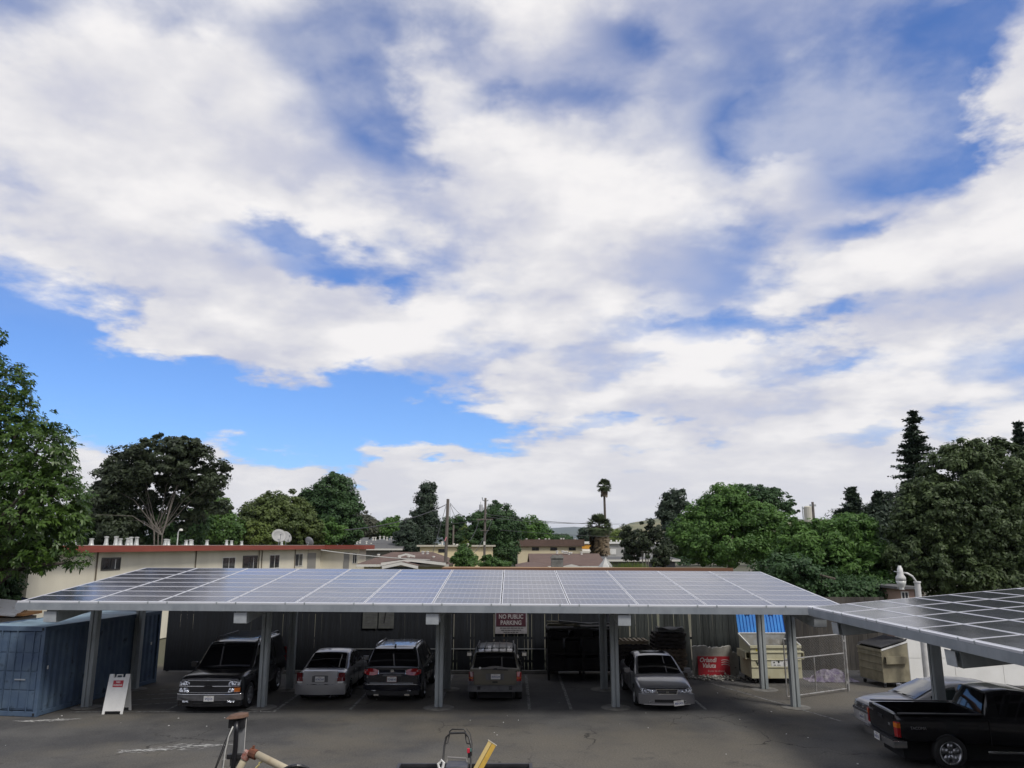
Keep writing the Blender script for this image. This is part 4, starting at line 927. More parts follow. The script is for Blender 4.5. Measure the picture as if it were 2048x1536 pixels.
# spreading dark tree with pale visible stems behind the beige block
tree('spreading_tree', 'tall dark spreading tree with pale bare stems behind the beige block', 325, 58,
     [(330, 905, 70, 30), (262, 925, 55, 32), (395, 935, 52, 35), (240, 960, 48, 35), (222, 1010, 40, 55), (300, 945, 70, 25), (425, 960, 28, 22), (370, 905, 40, 28), (270, 985, 35, 40, 1), (400, 985, 35, 25, 1), (235, 1060, 45, 30), (375, 1030, 28, 30, 2), (440, 1010, 18, 18), (335, 965, 45, 22, 2), (310, 1010, 22, 26, 3), (355, 1000, 30, 18, 3), (400, 1010, 25, 35, 2)],
     'brownish', 520, 44, .62, .26, 1.9, .55, .35, .07, .12, mat('bark_mid', (.15, .135, .115), .95, col2=(.09, .08, .07), scale=5), 20, 3, lean=1.0)
tree('dark_shrub_tree', 'dark ivy-like tree mass filling below the spreading tree', 240, 61, [(225, 1050, 55, 50), (290, 1060, 50, 35), (350, 1055, 60, 40), (190, 1040, 40, 70)], 'dkgreen', 260, 40, .7, .28)
tree('flowering_tree', 'bushy green tree speckled with white blossom right of the spreading tree', 425, 66, [(425, 1050, 45, 40), (455, 1060, 30, 28), (400, 1065, 30, 30), (440, 1010, 22, 14)], 'green', 240, 40, .6, .25)
tree('round_tree', 'round dense green tree rising behind the satellite dishes', 555, 72, [(555, 1045, 76, 54), (515, 1060, 45, 42), (600, 1055, 40, 42), (560, 1015, 50, 26), (525, 1022, 30, 22)], 'moss', 520, 46, .65, .25, hollow=.6)
tree('yellow_shrub', 'low yellow-green shrub in front of the round tree', 510, 68, [(505, 1070, 42, 24), (540, 1078, 30, 18)], 'yellowg', 110, 40, .5, .22)
tree('poplar_tree', 'tall upright green tree with ragged crown right of the dishes', 660, 78, [(668, 985, 38, 38), (640, 1000, 36, 26), (695, 1010, 28, 22), (665, 1030, 50, 40), (640, 1060, 45, 35), (690, 1060, 35, 30), (618, 1000, 20, 18)], 'dkgreen', 480, 42, .7, .27, hollow=.3)
tree('bright_shrub', 'bright green bush behind the beige block near the dark dish', 640, 74, [(650, 1068, 40, 26), (610, 1072, 35, 20)], 'mid', 150, 40, .5, .24)
tree('grey_tree', 'greyish olive tree behind the grey shingled house', 725, 112, [(722, 1052, 28, 22), (745, 1060, 22, 16), (700, 1062, 25, 20)], 'grey', 200, 36, .8, .32)
tree('small_round_tree', 'small round green tree behind the ridge of the grey house', 777, 112, [(775, 1056, 22, 17), (790, 1050, 12, 14)], 'mid', 150, 36, .7, .3)
tree('puffy_pine', 'tall narrow dark pine with puffy clumps left of the utility poles', 850, 92, [(855, 975, 14, 13), (850, 998, 20, 14), (856, 1015, 18, 14), (846, 1032, 25, 16), (862, 1042, 18, 14), (842, 1058, 24, 16), (858, 1070, 24, 18), (848, 1090, 26, 16)], 'pine', 280, 46, .62, .24, hollow=.55, r0=.2, split=.1)
tree('dark_cypress', 'low dark cypress beside the grey house', 815, 90, [(815, 1060, 14, 24), (812, 1085, 22, 28), (828, 1100, 20, 14)], 'pine', 160, 44, .6, .25)
tree('small_oak', 'small dark tree with open puffs between the two utility poles', 912, 96, [(898, 1050, 18, 14), (920, 1040, 10, 10), (905, 1070, 22, 18), (888, 1062, 14, 12)], 'dkgreen', 130, 36, .55, .25, hollow=.3)
tree('lime_tree', 'lime green tree just left of the crossarm pole', 928, 100, [(925, 1070, 18, 22), (935, 1085, 14, 12)], 'yellowg', 110, 36, .6, .27)
tree('garden_shrub', 'leafy green shrub standing before the cream building', 928, 60, [(930, 1112, 18, 18), (920, 1122, 16, 14), (940, 1124, 16, 14), (930, 1098, 8, 10)], 'green', 120, 36, .35, .18, r0=.08)
tree('hedge_plant', 'low spiky green plant right of the crossarm pole base', 985, 62, [(985, 1126, 22, 8), (1005, 1128, 16, 6), (972, 1122, 8, 10)], 'green', 70, 34, .3, .18, r0=.06)
tree('large_oak', 'large dark green tree behind the crossarm pole', 990, 90, [(1000, 1025, 26, 18), (985, 1050, 46, 26), (1010, 1070, 38, 34), (960, 1070, 30, 24), (1000, 1100, 38, 26), (955, 1040, 16, 12), (1024, 1045, 14, 12)], 'dkgreen', 440, 44, .7, .26, hollow=.45)
tree('round_oak', 'mid green domed tree behind the sand apartments roof', 1060, 118, [(1060, 1060, 36, 24), (1045, 1072, 30, 18), (1080, 1068, 18, 18)], 'mid', 260, 40, .8, .3)
tree('street_tree', 'low green tree left of the thick palm in the distance', 1130, 150, [(1125, 1078, 16, 7), (1105, 1078, 14, 8)], 'dkgreen', 60, 34, .9, .4)
tree('street_tree', 'pointed dark tree just left of the thick palm', 1170, 150, [(1170, 1068, 9, 12), (1180, 1076, 12, 8)], 'pine', 60, 34, .8, .4)
tree('street_tree', 'bright yellow-green tree right of the palm trunks', 1230, 120, [(1232, 1076, 14, 14), (1222, 1085, 12, 10)], 'yellowg', 70, 34, .8, .32)
tree('lanky_tree', 'lanky dark tree with thin stems before the industrial building', 1290, 60, [(1296, 1062, 22, 22), (1285, 1078, 20, 18), (1300, 1085, 22, 18), (1310, 1060, 14, 16)], 'brownish', 70, 30, .34, .20, hollow=.1, r0=.05, split=.1, bark=BARKG, trunks=3)
tree('lanky_tree', 'dark fan-leaved small tree left of the lanky stems', 1262, 62, [(1262, 1080, 20, 16), (1255, 1062, 12, 12), (1262, 1108, 22, 14)], 'brownish', 62, 30, .34, .20, hollow=.1, r0=.05, split=.1)
tree('lanky_tree', 'dark small tree right of the lanky stems beside the green mass', 1325, 58, [(1325, 1110, 24, 16), (1335, 1095, 18, 16), (1318, 1122, 20, 10)], 'brownish', 70, 30, .34, .2, hollow=.1, r0=.05)
tree('tall_pine', 'tall ragged dark pine rising behind the small dark trees', 1345, 84, [(1347, 992, 18, 13), (1338, 1010, 20, 12), (1358, 1008, 20, 10), (1345, 1030, 22, 14), (1332, 1028, 14, 12), (1345, 1060, 20, 30), (1345, 1095, 22, 20)], 'pine', 250, 40, .6, .25, 2.4, hollow=.3, r0=.2, split=.2)
tree('leafy_mass_tree', 'broad bright green tree mass right of the tall pine', 1460, 62, [(1450, 1020, 55, 42), (1415, 1050, 55, 42), (1500, 1040, 58, 45), (1385, 1075, 45, 40), (1540, 1060, 45, 40), (1455, 995, 35, 22), (1450, 1090, 100, 40), (1545, 1095, 40, 30)], 'mid', 720, 48, .62, .22, hollow=.6)
tree('umbrella_tree', 'airy umbrella-shaped dark tree top above the green mass', 1530, 74, [(1490, 985, 34, 14), (1540, 988, 28, 13), (1570, 1008, 22, 10), (1515, 1000, 40, 14), (1578, 1022, 14, 8), (1545, 1010, 30, 12)], 'dkgreen', 200, 34, .5, .22, flat=.45, hollow=.2, r0=.18, split=.05, nlimb=24)
tree('feathery_tree', 'feathery bright green tree left of the oak and lamp', 1660, 46, [(1660, 1080, 60, 40), (1610, 1085, 55, 40), (1705, 1060, 40, 34), (1730, 1110, 52, 40), (1640, 1130, 90, 45), (1590, 1125, 45, 45), (1700, 1160, 90, 40)], 'mid', 640, 48, .5, .17, 2.6, hollow=.55)
tree('under_shrub', 'dark green shrub mass under the feathery tree behind the carport end', 1680, 41, [(1690, 1185, 80, 30), (1620, 1160, 60, 30), (1740, 1190, 55, 30), (1570, 1140, 60, 26)], 'dkgreen', 320, 44, .45, .18)
tree('huge_oak', 'huge dark olive oak filling the right edge above the second carport', 1950, 44, [(1930, 960, 85, 70), (2010, 950, 80, 60), (1880, 1020, 80, 70), (1960, 1050, 110, 90), (1840, 1100, 65, 70), (1900, 1140, 90, 60), (2030, 1080, 90, 90), (1990, 1160, 90, 50), (1830, 1050, 40, 40), (2110, 980, 90, 110), (1920, 905, 30, 22), (1980, 895, 34, 18), (1860, 985, 30, 25)], 'olive', 1500, 50, .5, .19, 2.0, hollow=.6, r0=.4)
# -- conifers with tiers of drooping boughs
def conifer(name, label, px, ytop, ybot, Y, wpx, leaf, tiers=26, per=9, gap=0.0, group='conifers beyond the fence'):
    top = at(px, ytop, Y); bot = at(px, ybot, Y); k = ppm(Y); Rm = wpx/k; Hh = top.z-bot.z; T = thing(name, label, 'tree', (bot.x, Y, 0), 0, group)
    P = []; Nn = []; s = MB(); s.tube([(0, 0, 0), (top.x-bot.x, 0, top.z)], [.30, .03], 8)
    for i in range(tiers):
        q = (i+.3)/tiers; z = top.z-q*Hh; rr = Rm*(q**.75)*random.uniform(.75, 1.12)+.12; cx = (top.x-bot.x)*(z/top.z)
        for j in range(per):
            a = random.uniform(0, 6.28); rl = rr*random.uniform(.45, 1.15); z = top.z-q*Hh+random.uniform(-.55, .55)*Hh/tiers; n = int(30+60*rl)
            t = np.sort(rng.uniform(.1, 1, n)); x = cx+np.cos(a)*rl*t; y = np.sin(a)*rl*t; zz = z-rl*.30*t+rl*.22*t*t
            sp = .10+.20*rl*(1-t*.6); d = rng.normal(size=(n, 3))*sp[:, None]*np.array([1, 1, .25])
            P.append(np.stack([x, y, zz], 1)+d); Nn.append(unit(np.array([0, 0, 1.0])+rng.normal(size=(n, 3))*.5))
            if j % 2 == 0: s.tube([(cx, 0, z), (cx+math.cos(a)*rl*.8, math.sin(a)*rl*.8, z-rl*.14)], [.05, .012], 5)
    V, Fq = leaf_quads(np.concatenate(P), np.concatenate(Nn), .15, 2.4); obj('crown', fastmesh('crown', V, Fq, LM[leaf]), T); s.build('trunk', BARK, T)
conifer('redwood_tree', 'tall tiered dark conifer standing left of the huge oak', 1826, 826, 1075, 58, 66, 'pine', 19, 10)
conifer('redwood_tree', 'conifer tip peeking over the oak at the right edge', 2037, 848, 1010, 62, 44, 'pine', 15, 9)
conifer('fir_tree', 'dark fir with pointed top left of the tall tiered conifer', 1703, 976, 1085, 66, 48, 'pine', 13, 11)
conifer('fir_tree', 'second dark fir of the pair beside the tall tiered conifer', 1757, 985, 1085, 66, 48, 'pine', 13, 11)
tree('dark_backdrop_tree', 'dark tree filling behind the firs and feathery tree', 1740, 66, [(1730, 1060, 60, 45), (1785, 1050, 40, 60), (1690, 1055, 30, 30)], 'pine', 320, 42, .7, .27)
# -- palms
def fan_palm(name, label, px, yc, Y, rpx, skirt, trunk_r, n=46, thatch=0.0):
    c = at(px, yc, Y); k = ppm(Y, yc); r = rpx/k; T = thing(name, label, 'palm tree', (c.x, Y, 0), 0, 'fan palms'); V = []; Fq = []; Vd = []; Fd = []
    def fan(d, ln, fr, VV, FF):
        d = unit(np.array(d)); side = unit(np.cross(d, [0, 0, 1.01])); upv = np.cross(side, d)
        o = np.array([0, 0, c.z])+d*ln*.5
        for j in range(13):
            a = (j-6)/6*1.25; w = .055*ln; e = d*math.cos(a)+side*math.sin(a); tip = o+e*fr+np.array([0, 0, -.32*fr*abs(math.sin(a))-.10*fr]); mid = o+e*fr*.55; pn = unit(np.cross(e, upv))
            b = len(VV); VV += [o, mid-pn*w, tip, mid+pn*w]; FF.append((b, b+1, b+2, b+3))
        b = len(VV); VV += [np.array([0, 0, c.z])-side*.03, np.array([0, 0, c.z])+side*.03, o+side*.02, o-side*.02]; FF.append((b, b+1, b+2, b+3))
    for i in range(n):
        a = random.uniform(0, 6.28); e = random.uniform(-.75, 1.35); fan((math.cos(a)*math.cos(e), math.sin(a)*math.cos(e), math.sin(e)), r*.95, r*.62, V, Fq)
    if skirt:
        for i in range(int(skirt*60)):
            a = random.uniform(0, 6.28); z0 = -random.uniform(0, thatch); b = len(Vd); w = .10; d = np.array([math.cos(a), math.sin(a), 0]); sd_ = np.array([-math.sin(a), math.cos(a), 0])
            p = np.array([0, 0, c.z+z0]); rr = trunk_r*(2.2+.8*random.random())
            Vd += [p+d*trunk_r-sd_*w, p+d*trunk_r+sd_*w, p+d*rr+sd_*w*1.6+[0, 0, -.55], p+d*rr*.9-sd_*w*1.6+[0, 0, -.75]]; Fd.append((b, b+1, b+2, b+3))
        obj('dead_fronds', fastmesh('dead_fronds', np.array(Vd), np.array(Fd), LM['dead']), T)
    obj('crown', fastmesh('crown', np.array(V), np.array(Fq), LM['frond']), T)
    s = MB(); s.tube([(.15, 0, 0), (0.05, 0, c.z*.5), (0, 0, c.z)], [trunk_r*1.3, trunk_r, trunk_r*.8], 10); s.build('trunk', mat('palm_trunk', (.11, .09, .075), .95, col2=(.07, .06, .05), scale=8, stretch=(1, 1, 6)), T)
fan_palm('fan_palm', 'very tall slender fan palm with a small round crown', 1208, 972, 100, 16, 1, .17, 60, .8)
fan_palm('fan_palm', 'shorter thick fan palm with a shaggy skirt beside the slender one', 1198, 1052, 96, 27, 9, .45, 60, 2.8)
# spiky grass clump and a far belt of trees
T = thing('spiky_grass', 'yellow-green spiky grass clump behind the lean-to roof edge', 'grass clump', tuple(at(1258, 1136, 52).xy)+(0,)); V = []; Fq = []; zt = at(1258, 1136, 52).z
for i in range(260):
    x = random.gauss(0, .55); y = random.gauss(0, .3); h = random.uniform(.25, .75); a = random.gauss(0, .35); b = len(V); V += [(x-.025, y, zt-.5), (x+.025, y, zt-.5), (x+a*h+.008, y, zt-.2+h*.8), (x+a*h-.008, y, zt-.2+h*.8)]; Fq.append((b, b+1, b+2, b+3))
obj('blades', fastmesh('blades', np.array(V), np.array(Fq), LM['yellowg']), T)
s = MB(); s.box((0, 0, zt/2-.25), (2.0, .8, zt-.5)); s.build('planter', CONC, T)
def treeline(name, Y, x0, x1, yb, h0, h1, leaf, n, size, seed):
    r = np.random.default_rng(seed); a = at(x0, yb, Y).x; b = at(x1, yb, Y).x; P = []
    m = int((b-a)/ (h1*.8)); 
    for i in range(m):
        cx = r.uniform(a, b); h = r.uniform(h0, h1); rx = h*r.uniform(.5, .9); k = int(n); d = unit(r.normal(size=(k, 3))); t = r.uniform(.5, 1, k)**.5
        P.append(np.array([cx, Y+r.uniform(-15, 15), h*.55])+d*t[:, None]*np.array([rx, rx, h*.5]))
    P = np.concatenate(P); P = P[P[:, 2] > 0]; V, Fq = leaf_quads(P, unit(r.normal(size=P.shape)*.6+np.array([0, -.3, .6])), size, 1.6); o = obj(name, fastmesh(name, V, Fq, LM[leaf])); o['kind'] = 'stuff'; tag(o, 'distant %s band of treetops along the horizon' % ('greyish' if leaf == 'grey' else 'dark green'), 'trees')
treeline('treeline', 190, -300, 2400, 1090, 4.0, 6.6, 'dkgreen', 420, .6, 3)
treeline('treeline', 330, -200, 2300, 1090, 5.0, 8.2, 'grey', 300, 1.0, 5)

tree('hedge_shrub', 'dark hedge shrub at the left edge under the broad-leaved tree', 0, 33.0, [(2, 1175, 36, 45), (-40, 1140, 55, 70), (5, 1215, 40, 30), (-10, 1120, 40, 30)], 'dkgreen', 260, 44, .32, .15, r0=.08, group='shrubs near the lot')
# ================================================================== vehicles (local frame: front towards +Y, origin on the ground)
TINT = mat('tinted_glass', (.006, .006, .008), .04, spec=.5)
CLEARG = mat('clear_glass', (.03, .045, .045), .03, spec=.9, coat=.6)
BLKPL = mat('black_plastic', (.018, .018, .02), .5); GRYPL = mat('grey_plastic', (.12, .12, .125), .55, col2=(.08, .08, .085), scale=5)
REDL = mat('red_lens', (.32, .008, .012), .12, coat=.8); REDD = mat('dark_red_lens', (.13, .006, .010), .15, coat=.8); AMB = mat('amber_lens', (.55, .14, .01), .15, coat=.8)
HEADL = mat('headlamp', (.75, .77, .80), .15, .8, col2=(.06, .06, .07), scale=16, lo=.46, hi=.56, bump=1.0, bscale=28); PLATE = mat('plate_white', (.66, .66, .64), .5); PLTXT = mat('plate_blue', (.03, .05, .18), .6)
RIM = mat('alloy', (.42, .43, .45), .3, .85); RIMD = mat('dull_alloy', (.16, .16, .17), .4, .7)
def bake(o):
    bpy.context.view_layer.update(); dg = bpy.context.evaluated_depsgraph_get(); dg.update(); me = bpy.data.meshes.new_from_object(o.evaluated_get(dg)); o.modifiers.clear(); o.data = me
from mathutils.bvhtree import BVHTree
CUR = {}
def skin_y(x, z, sgn, y0):
    """how far the current car's body reaches at (x, z) seen from its nose or tail"""
    best = y0
    for k in (1.0, .97, .94):
        h = CUR['bvh'].ray_cast(Vector((x*k, sgn*6.0, z)), Vector((0, -sgn, 0)))
        if h[0] is not None: return max(best, h[0].y*sgn) if h[0].y*sgn > y0-.35 else best
    return best
def slab(x0, x1, z0, z1, f, proud, sgn=1, thick=.05, nu=8, cut=None, nv=2, lean=.0, rnd=.0):
    """curved plate lying on the car's nose (sgn 1) or tail (sgn -1): y = f(x) + proud; cut(u,v) may move corners"""
    s = MB()
    def P(u, v, t):
        x = x0+(x1-x0)*u; z = z0+(z1-z0)*v
        if cut: x, z = cut(u, v, x, z)
        return Vector((x, sgn*(skin_y(x, z, sgn, f(x))+proud-t-lean*(z-z0)-rnd*(2*v-1)**2), z))
    front = [[P(i/nu, j/nv, 0) for i in range(nu+1)] for j in range(nv+1)]
    ring0 = front[0]+[front[j][nu] for j in range(1, nv+1)]+front[nv][-2::-1]+[front[j][0] for j in range(nv-1, 0, -1)]
    s.grid(lambda u, v: P(u, v, 0), nu, nv)
    back = [Vector((p.x, p.y-sgn*thick, p.z)) for p in ring0]; n = len(ring0); s.add(ring0+back, [(k, (k+1) % n, n+(k+1) % n, n+k) for k in range(n)])
    return s
class Car:
    def __init__(c, name, label, loc, rz, S):
        c.S = S; c.T = thing(name, label, S.get('cat', 'car'), loc, rz); T = c.T; body = S['paint']; c.hl = S['L']/2
        # ---- lower body
        rings = []
        for (y, zb, zt, hw) in S['st']:
            h = zt-zb; half = [(0, zb), (.80, zb), (.955, zb+.09*h), (1.0, zb+.36*h), (.995, zb+.64*h), (.965, zb+.86*h), (.90, zt-.012), (.72, zt+.008), (0, zt+.022)]
            pts = [(a*hw, z) for a, z in half]; ring = pts+[(-a, z) for a, z in reversed(pts[1:-1])]
            rings.append([Vector((a, y, z)) for a, z in ring])
        s = MB(); s.loft(rings); o = s.build('body', body, T, smooth=True)
        m = o.modifiers.new('s', 'SUBSURF'); m.levels = 2; m.render_levels = 2
        r = S['wr']; hw = S['W']/2; cu = MB()
        for wy in S['wy']:
            for sx in (-1, 1): cu.cyl((sx*(hw-.30), wy, r*.98), (sx*(hw+.2), wy, r*.98), r*1.15, 28)
        co = cu.build('cutter', DARK, T); bm_ = o.modifiers.new('b', 'BOOLEAN'); bm_.object = co; bm_.operation = 'DIFFERENCE'; bm_.solver = 'EXACT'
        co2 = None
        if S.get('bed'):
            b = S['bed']; c2 = MB(); c2.b2(-b[0], b[0], b[1], b[2], b[3], 2.2); co2 = c2.build('cutter', DARK, T); b2 = o.modifiers.new('b2', 'BOOLEAN'); b2.object = co2; b2.operation = 'DIFFERENCE'; b2.solver = 'EXACT'
        bake(o); bpy.data.objects.remove(co); c.body = o
        if co2: bpy.data.objects.remove(co2)
        CUR['bvh'] = BVHTree.FromPolygons([v.co.copy() for v in o.data.vertices], [tuple(p.vertices) for p in o.data.polygons])
        for p in o.data.polygons: p.use_smooth = True
        try: o.data.set_sharp_from_angle(angle=R(40))
        except Exception: pass
        # ---- wheels
        s = MB(); s.lathe([(r*.66, -.105), (r*.93, -.11), (r, -.075), (r, .075), (r*.93, .11), (r*.66, .105)], (0, 0, 0), 28, 'X', False); s.lathe([(r*.66, -.105), (r*.6, 0), (r*.66, .105)], (0, 0, 0), 28, 'X', False)
        tyre = s.mesh('tyre', RUBBER, True)
        s = MB(); s.lathe([(r*.66, .10), (r*.68, .112), (r*.60, .10), (r*.58, .02), (0.0, .02)], (0, 0, 0), 24, 'X', False); s.lathe([(0, .085), (r*.16, .08), (r*.17, .02)], (0, 0, 0), 14, 'X', False)
        for k in range(S.get('spokes', 5)):
            a = 2*math.pi*k/S.get('spokes', 5)+.3; e = Euler((a, 0, 0)).to_matrix(); s.box(e @ Vector((.065, 0, r*.37)), (.04, r*S.get('spw', .22), r*.5), e)
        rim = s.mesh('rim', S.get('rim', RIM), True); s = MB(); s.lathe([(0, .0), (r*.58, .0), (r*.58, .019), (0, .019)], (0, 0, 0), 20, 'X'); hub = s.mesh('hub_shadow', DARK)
        for wy in S['wy']:
            for sx in (-1, 1):
                w = obj('wheel', tyre, T, (sx*(hw-.125), wy, r)); w.rotation_euler = (random.uniform(0, 1), 0, 0 if sx > 0 else math.pi)
                obj('rim', rim, w); obj('brake_disc', hub, w)
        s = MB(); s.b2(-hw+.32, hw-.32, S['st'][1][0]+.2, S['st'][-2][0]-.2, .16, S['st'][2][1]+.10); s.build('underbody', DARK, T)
        if S.get('green'): c.cabin()
        # sills / door seams on both flanks
        for (y, z0, z1) in S.get('seams', ()):
            for sx in (-1, 1): s = MB(); s.box((sx*(hw-.004), y, (z0+z1)/2), (.012, .012, z1-z0)); s.build('door_seam', DARK, T)
        for (y, z) in S.get('handles', ()):
            for sx in (-1, 1): s = MB(); s.box((sx*(hw+.006), y, z), (.035, .17, .035)); s.build('door_handle', S.get('hmat', CHROME), T, bevel=.008)
        if S.get('mirror'):
            y, z = S['mirror']
            for sx in (-1, 1):
                s = MB(); s.box((sx*(hw+.10), y, z), (.20, .11, .15)); s.box((sx*(hw-.01), y+.01, z-.05), (.12, .05, .04)); mo = s.build('side_mirror', S.get('mmat', body), T, bevel=.03, seg=3)
                s = MB(); s.box((sx*(hw+.11), y-.058, z), (.15, .006, .11)); s.build('mirror_glass', CHROME, mo)
    def prof(c, y):
        G = c.S['green']; return float(np.interp(y, [p[0] for p in c.pp], [p[1] for p in c.pp]))
    def xs(c, y, z):
        G = c.S['green']; q = (z-G['zb'])/(G['zr']-G['zb']); m = (G['ya']+G['yd'])/2; hl = (G['ya']-G['yd'])/2
        return (G['wb']+(G['wt']-G['wb'])*q)*(1-.05*((y-m)/hl)**2)
    def cabin(c):
        G = c.S['green']; T = c.T; zb, zr = G['zb'], G['zr']; ya, yb, yc, yd = G['ya'], G['yb'], G['yc'], G['yd']
        P = [(yd, zb), (yd+(yc-yd)*.5, zb+(zr-.05-zb)*.53), (yd+(yc-yd)*.92, zr-.085), (yc, zr-.05), (yc+.22, zr-.015), ((yb+yc)/2, zr+.01), (yb-.28, zr-.01), (yb, zr-.05), (yb+(ya-yb)*.10, zr-.10), (yb+(ya-yb)*.5, zb+(zr-.05-zb)*.515), (ya, zb)]
        c.pp = P; ys = sorted(set([p[0] for p in P]+list(np.linspace(yd, ya, 22)))); rings = []
        for y in ys:
            zt = max(c.prof(y), zb+.012); rad = min(.055, (zt-zb)*.4); x0 = c.xs(y, zb-.06); x1 = c.xs(y, zt-rad*1.4); x2 = c.xs(y, zt)
            half = [(0, zb-.06), (x0, zb-.06), (c.xs(y, zb+(zt-zb)*.4), zb+(zt-zb)*.4), (x1, zt-rad*1.4), (x2-rad*.55, zt-rad*.35), (x2-rad*2.0, zt), (x2*.5, zt+.012), (0, zt+.018)]
            rings.append([Vector((a, y, z)) for a, z in half+[(-a, z) for a, z in reversed(half[1:-1])]])
        s = MB(); s.loft(rings); o = s.build('cabin', c.S['paint'], T, smooth=True)
        try: o.data.set_sharp_from_angle(angle=R(50))
        except Exception: pass
        gl = c.S.get('glass', TINT)
        def screen(nm, y0, y1, lo, hi, inset, mt_):
            s = MB()
            def fn(u, v):
                t = lo+(hi-lo)*v; y = y0+(y1-y0)*t; z = c.prof(y); e = .002*abs(y1-y0); dz = c.prof(y1)-c.prof(y0); n = Vector((0, abs(dz), abs(y1-y0))).normalized(); sg = 1 if y0 > y1 else -1
                x = (2*u-1)*(c.xs(y, z)-inset-.02*(1-v)); return Vector((x, y+sg*n.y*.028, z+n.z*.028+.020*(1-(2*u-1)**2)))
            s.grid(fn, 10, 6); return s.build(nm, mt_, T, smooth=True)
        screen('windshield', ya, yb, .04, .95, .075, c.S.get('wsglass', gl))
        rl = G.get('rear', (.12, .92)); screen('rear_window', yd, yc, rl[0], rl[1], G.get('rin', .08), gl)
        for (y0, y1) in G['win']:
            for sx in (-1, 1):
                s = MB()
                def fn(u, v, sx=sx):
                    y = y0+(y1-y0)*u; zt = c.prof(y)-.085; z0 = zb+.035; zt = max(zt, z0+.004); z = z0+(zt-z0)*v; return Vector((sx*(c.xs(y, z)+.010), y, z))
                s.grid(fn, 10, 3); s.build('side_window', gl, T, smooth=True)
    def part(c, nm, s, m, parent=None, **k): return s.build(nm, m, parent or c.T, **k)
    def plate(c, x, y, z, txt, sgn, tilt=0.0, roll=0.0, fr=None):
        y = sgn*max(abs(y), skin_y(x, z, sgn, abs(y)-.3)+.05)
        s = MB(); s.box((0, 0, 0), (.305, .012, .155)); o = s.build('license_plate', PLATE, c.T, loc=(x, y, z)); o.rotation_euler = (tilt, roll, 0)
        if fr: s = MB(); s.box((0, -sgn*.006, 0), (.335, .010, .185)); s.build('plate_frame', fr, o)
        rx = (R(90), 0, R(180) if sgn > 0 else 0)
        text(txt, .085, PLTXT, o, (0, sgn*.0075, -.012), rx, .0008, sx=.82, bold=.0015); text('California', .032, REDD, o, (0, sgn*.0075, .055), rx, .0008)
        return o
    def rails(c, x, y0, y1, z, m, bars=(), r=.02, hgt=.05):
        for sx in (-1, 1): s = MB(); s.tube([(sx*x, y0, z-.03), (sx*x, y0+.08, z+hgt), (sx*x, y1-.08, z+hgt), (sx*x, y1, z-.03)], r, 7); s.build('roof_rail', m, c.T, smooth=True)
        for b in bars: s = MB(); s.box((0, b, z+hgt), (2*x, .045, .025)); s.build('roof_bar', m, c.T, bevel=.006)

def mirror_parts(c, nm, fn, m, **k):
    for sx in (-1, 1): c.part(nm, fn(sx), m, **k)
# ---- 1 black full-size SUV, nose towards the camera
BLACKP = paint('black_paint', (.008, .008, .010), .22)
c = Car('parked_suv', 'black full-size SUV with chrome grille parked nose out by the sandwich board', (-9.28, 24.95+2.53, 0), R(180), dict(cat='SUV', L=5.05, W=2.0, paint=BLACKP, wr=.385, wy=(-1.42, 1.58), spokes=5,
    st=[(-2.50, .52, 1.00, .92), (-2.44, .40, 1.10, .975), (-1.5, .33, 1.14, 1.0), (0, .32, 1.14, 1.0), (1.1, .32, 1.15, 1.0), (1.95, .32, 1.125, .995), (2.40, .34, 1.07, .97), (2.50, .40, 1.0, .93)],
    green=dict(zb=1.13, zr=1.90, ya=1.32, yb=.46, yc=-2.26, yd=-2.46, wb=.965, wt=.78, win=((.98, .12), (.04, -.95), (-1.05, -2.15))), seams=((1.05, .45, 1.1), (.05, .45, 1.1), (-1.0, .5, 1.1)), handles=((.22, .98), (-.78, .98)), mirror=(.95, 1.22), hmat=BLACKP))
f = lambda x: 2.50-.13*(x/.95)**2
c.part('grille', slab(-.62, .62, .60, .96, f, .015), BLKPL)
for z0, z1 in ((.945, .975), (.775, .815), (.60, .625)): c.part('grille_bar', slab(-.66, .66, z0, z1, f, .04, nv=6, rnd=.016), CHROME, smooth=True)
c.part('grille_bar', slab(-.92, .92, .780, .815, f, .036, nv=6, rnd=.02), CHROME, smooth=True)
for sx in (-1, 1):
    for z0, z1 in ((.825, .96), (.625, .765)): h = c.part('headlight', slab(sx*.60, sx*.93, z0, z1, f, .035, lean=.3), HEADL)
c.part('turn_signal', slab(-.94, -.78, .635, .75, f, .042), AMB)
bow = slab(-.12, .12, .76, .83, f, .06, cut=lambda u, v, x, z: (x+(.04*(v-.5)), .795+(z-.795)*(1.0 if .3 < u < .7 else .55))); c.part('emblem', bow, BLKPL)
c.part('front_bumper', slab(-.985, .985, .38, .56, f, .06, thick=.2), GRYPL); c.part('bumper_strip', slab(-.98, .98, .540, .585, f, .080, nv=6, rnd=.02), CHROME, smooth=True)
c.part('lower_bumper', slab(-.96, .96, .21, .385, f, .02, thick=.25), BLACKP); c.part('air_intake', slab(-.45, .45, .28, .37, f, .03), DARK)
for sx in (-1, 1): c.part('fog_light', slab(sx*.60, sx*.80, .33, .385, f, .070, lean=.35), HEADL)
c.plate(-.05, f(0)+.085, .45, '5PZJ125', 1)
c.rails(.72, -2.0, .25, 1.90, BLKPL, (-1.8, -1.45, -1.1, -.75, -.4, -.05), .022, .06)
for sx in (-1, 1): c.part('taillight', slab(sx*.74, sx*.93, .72, 1.35, lambda x: 2.46, .03, -1), REDL)
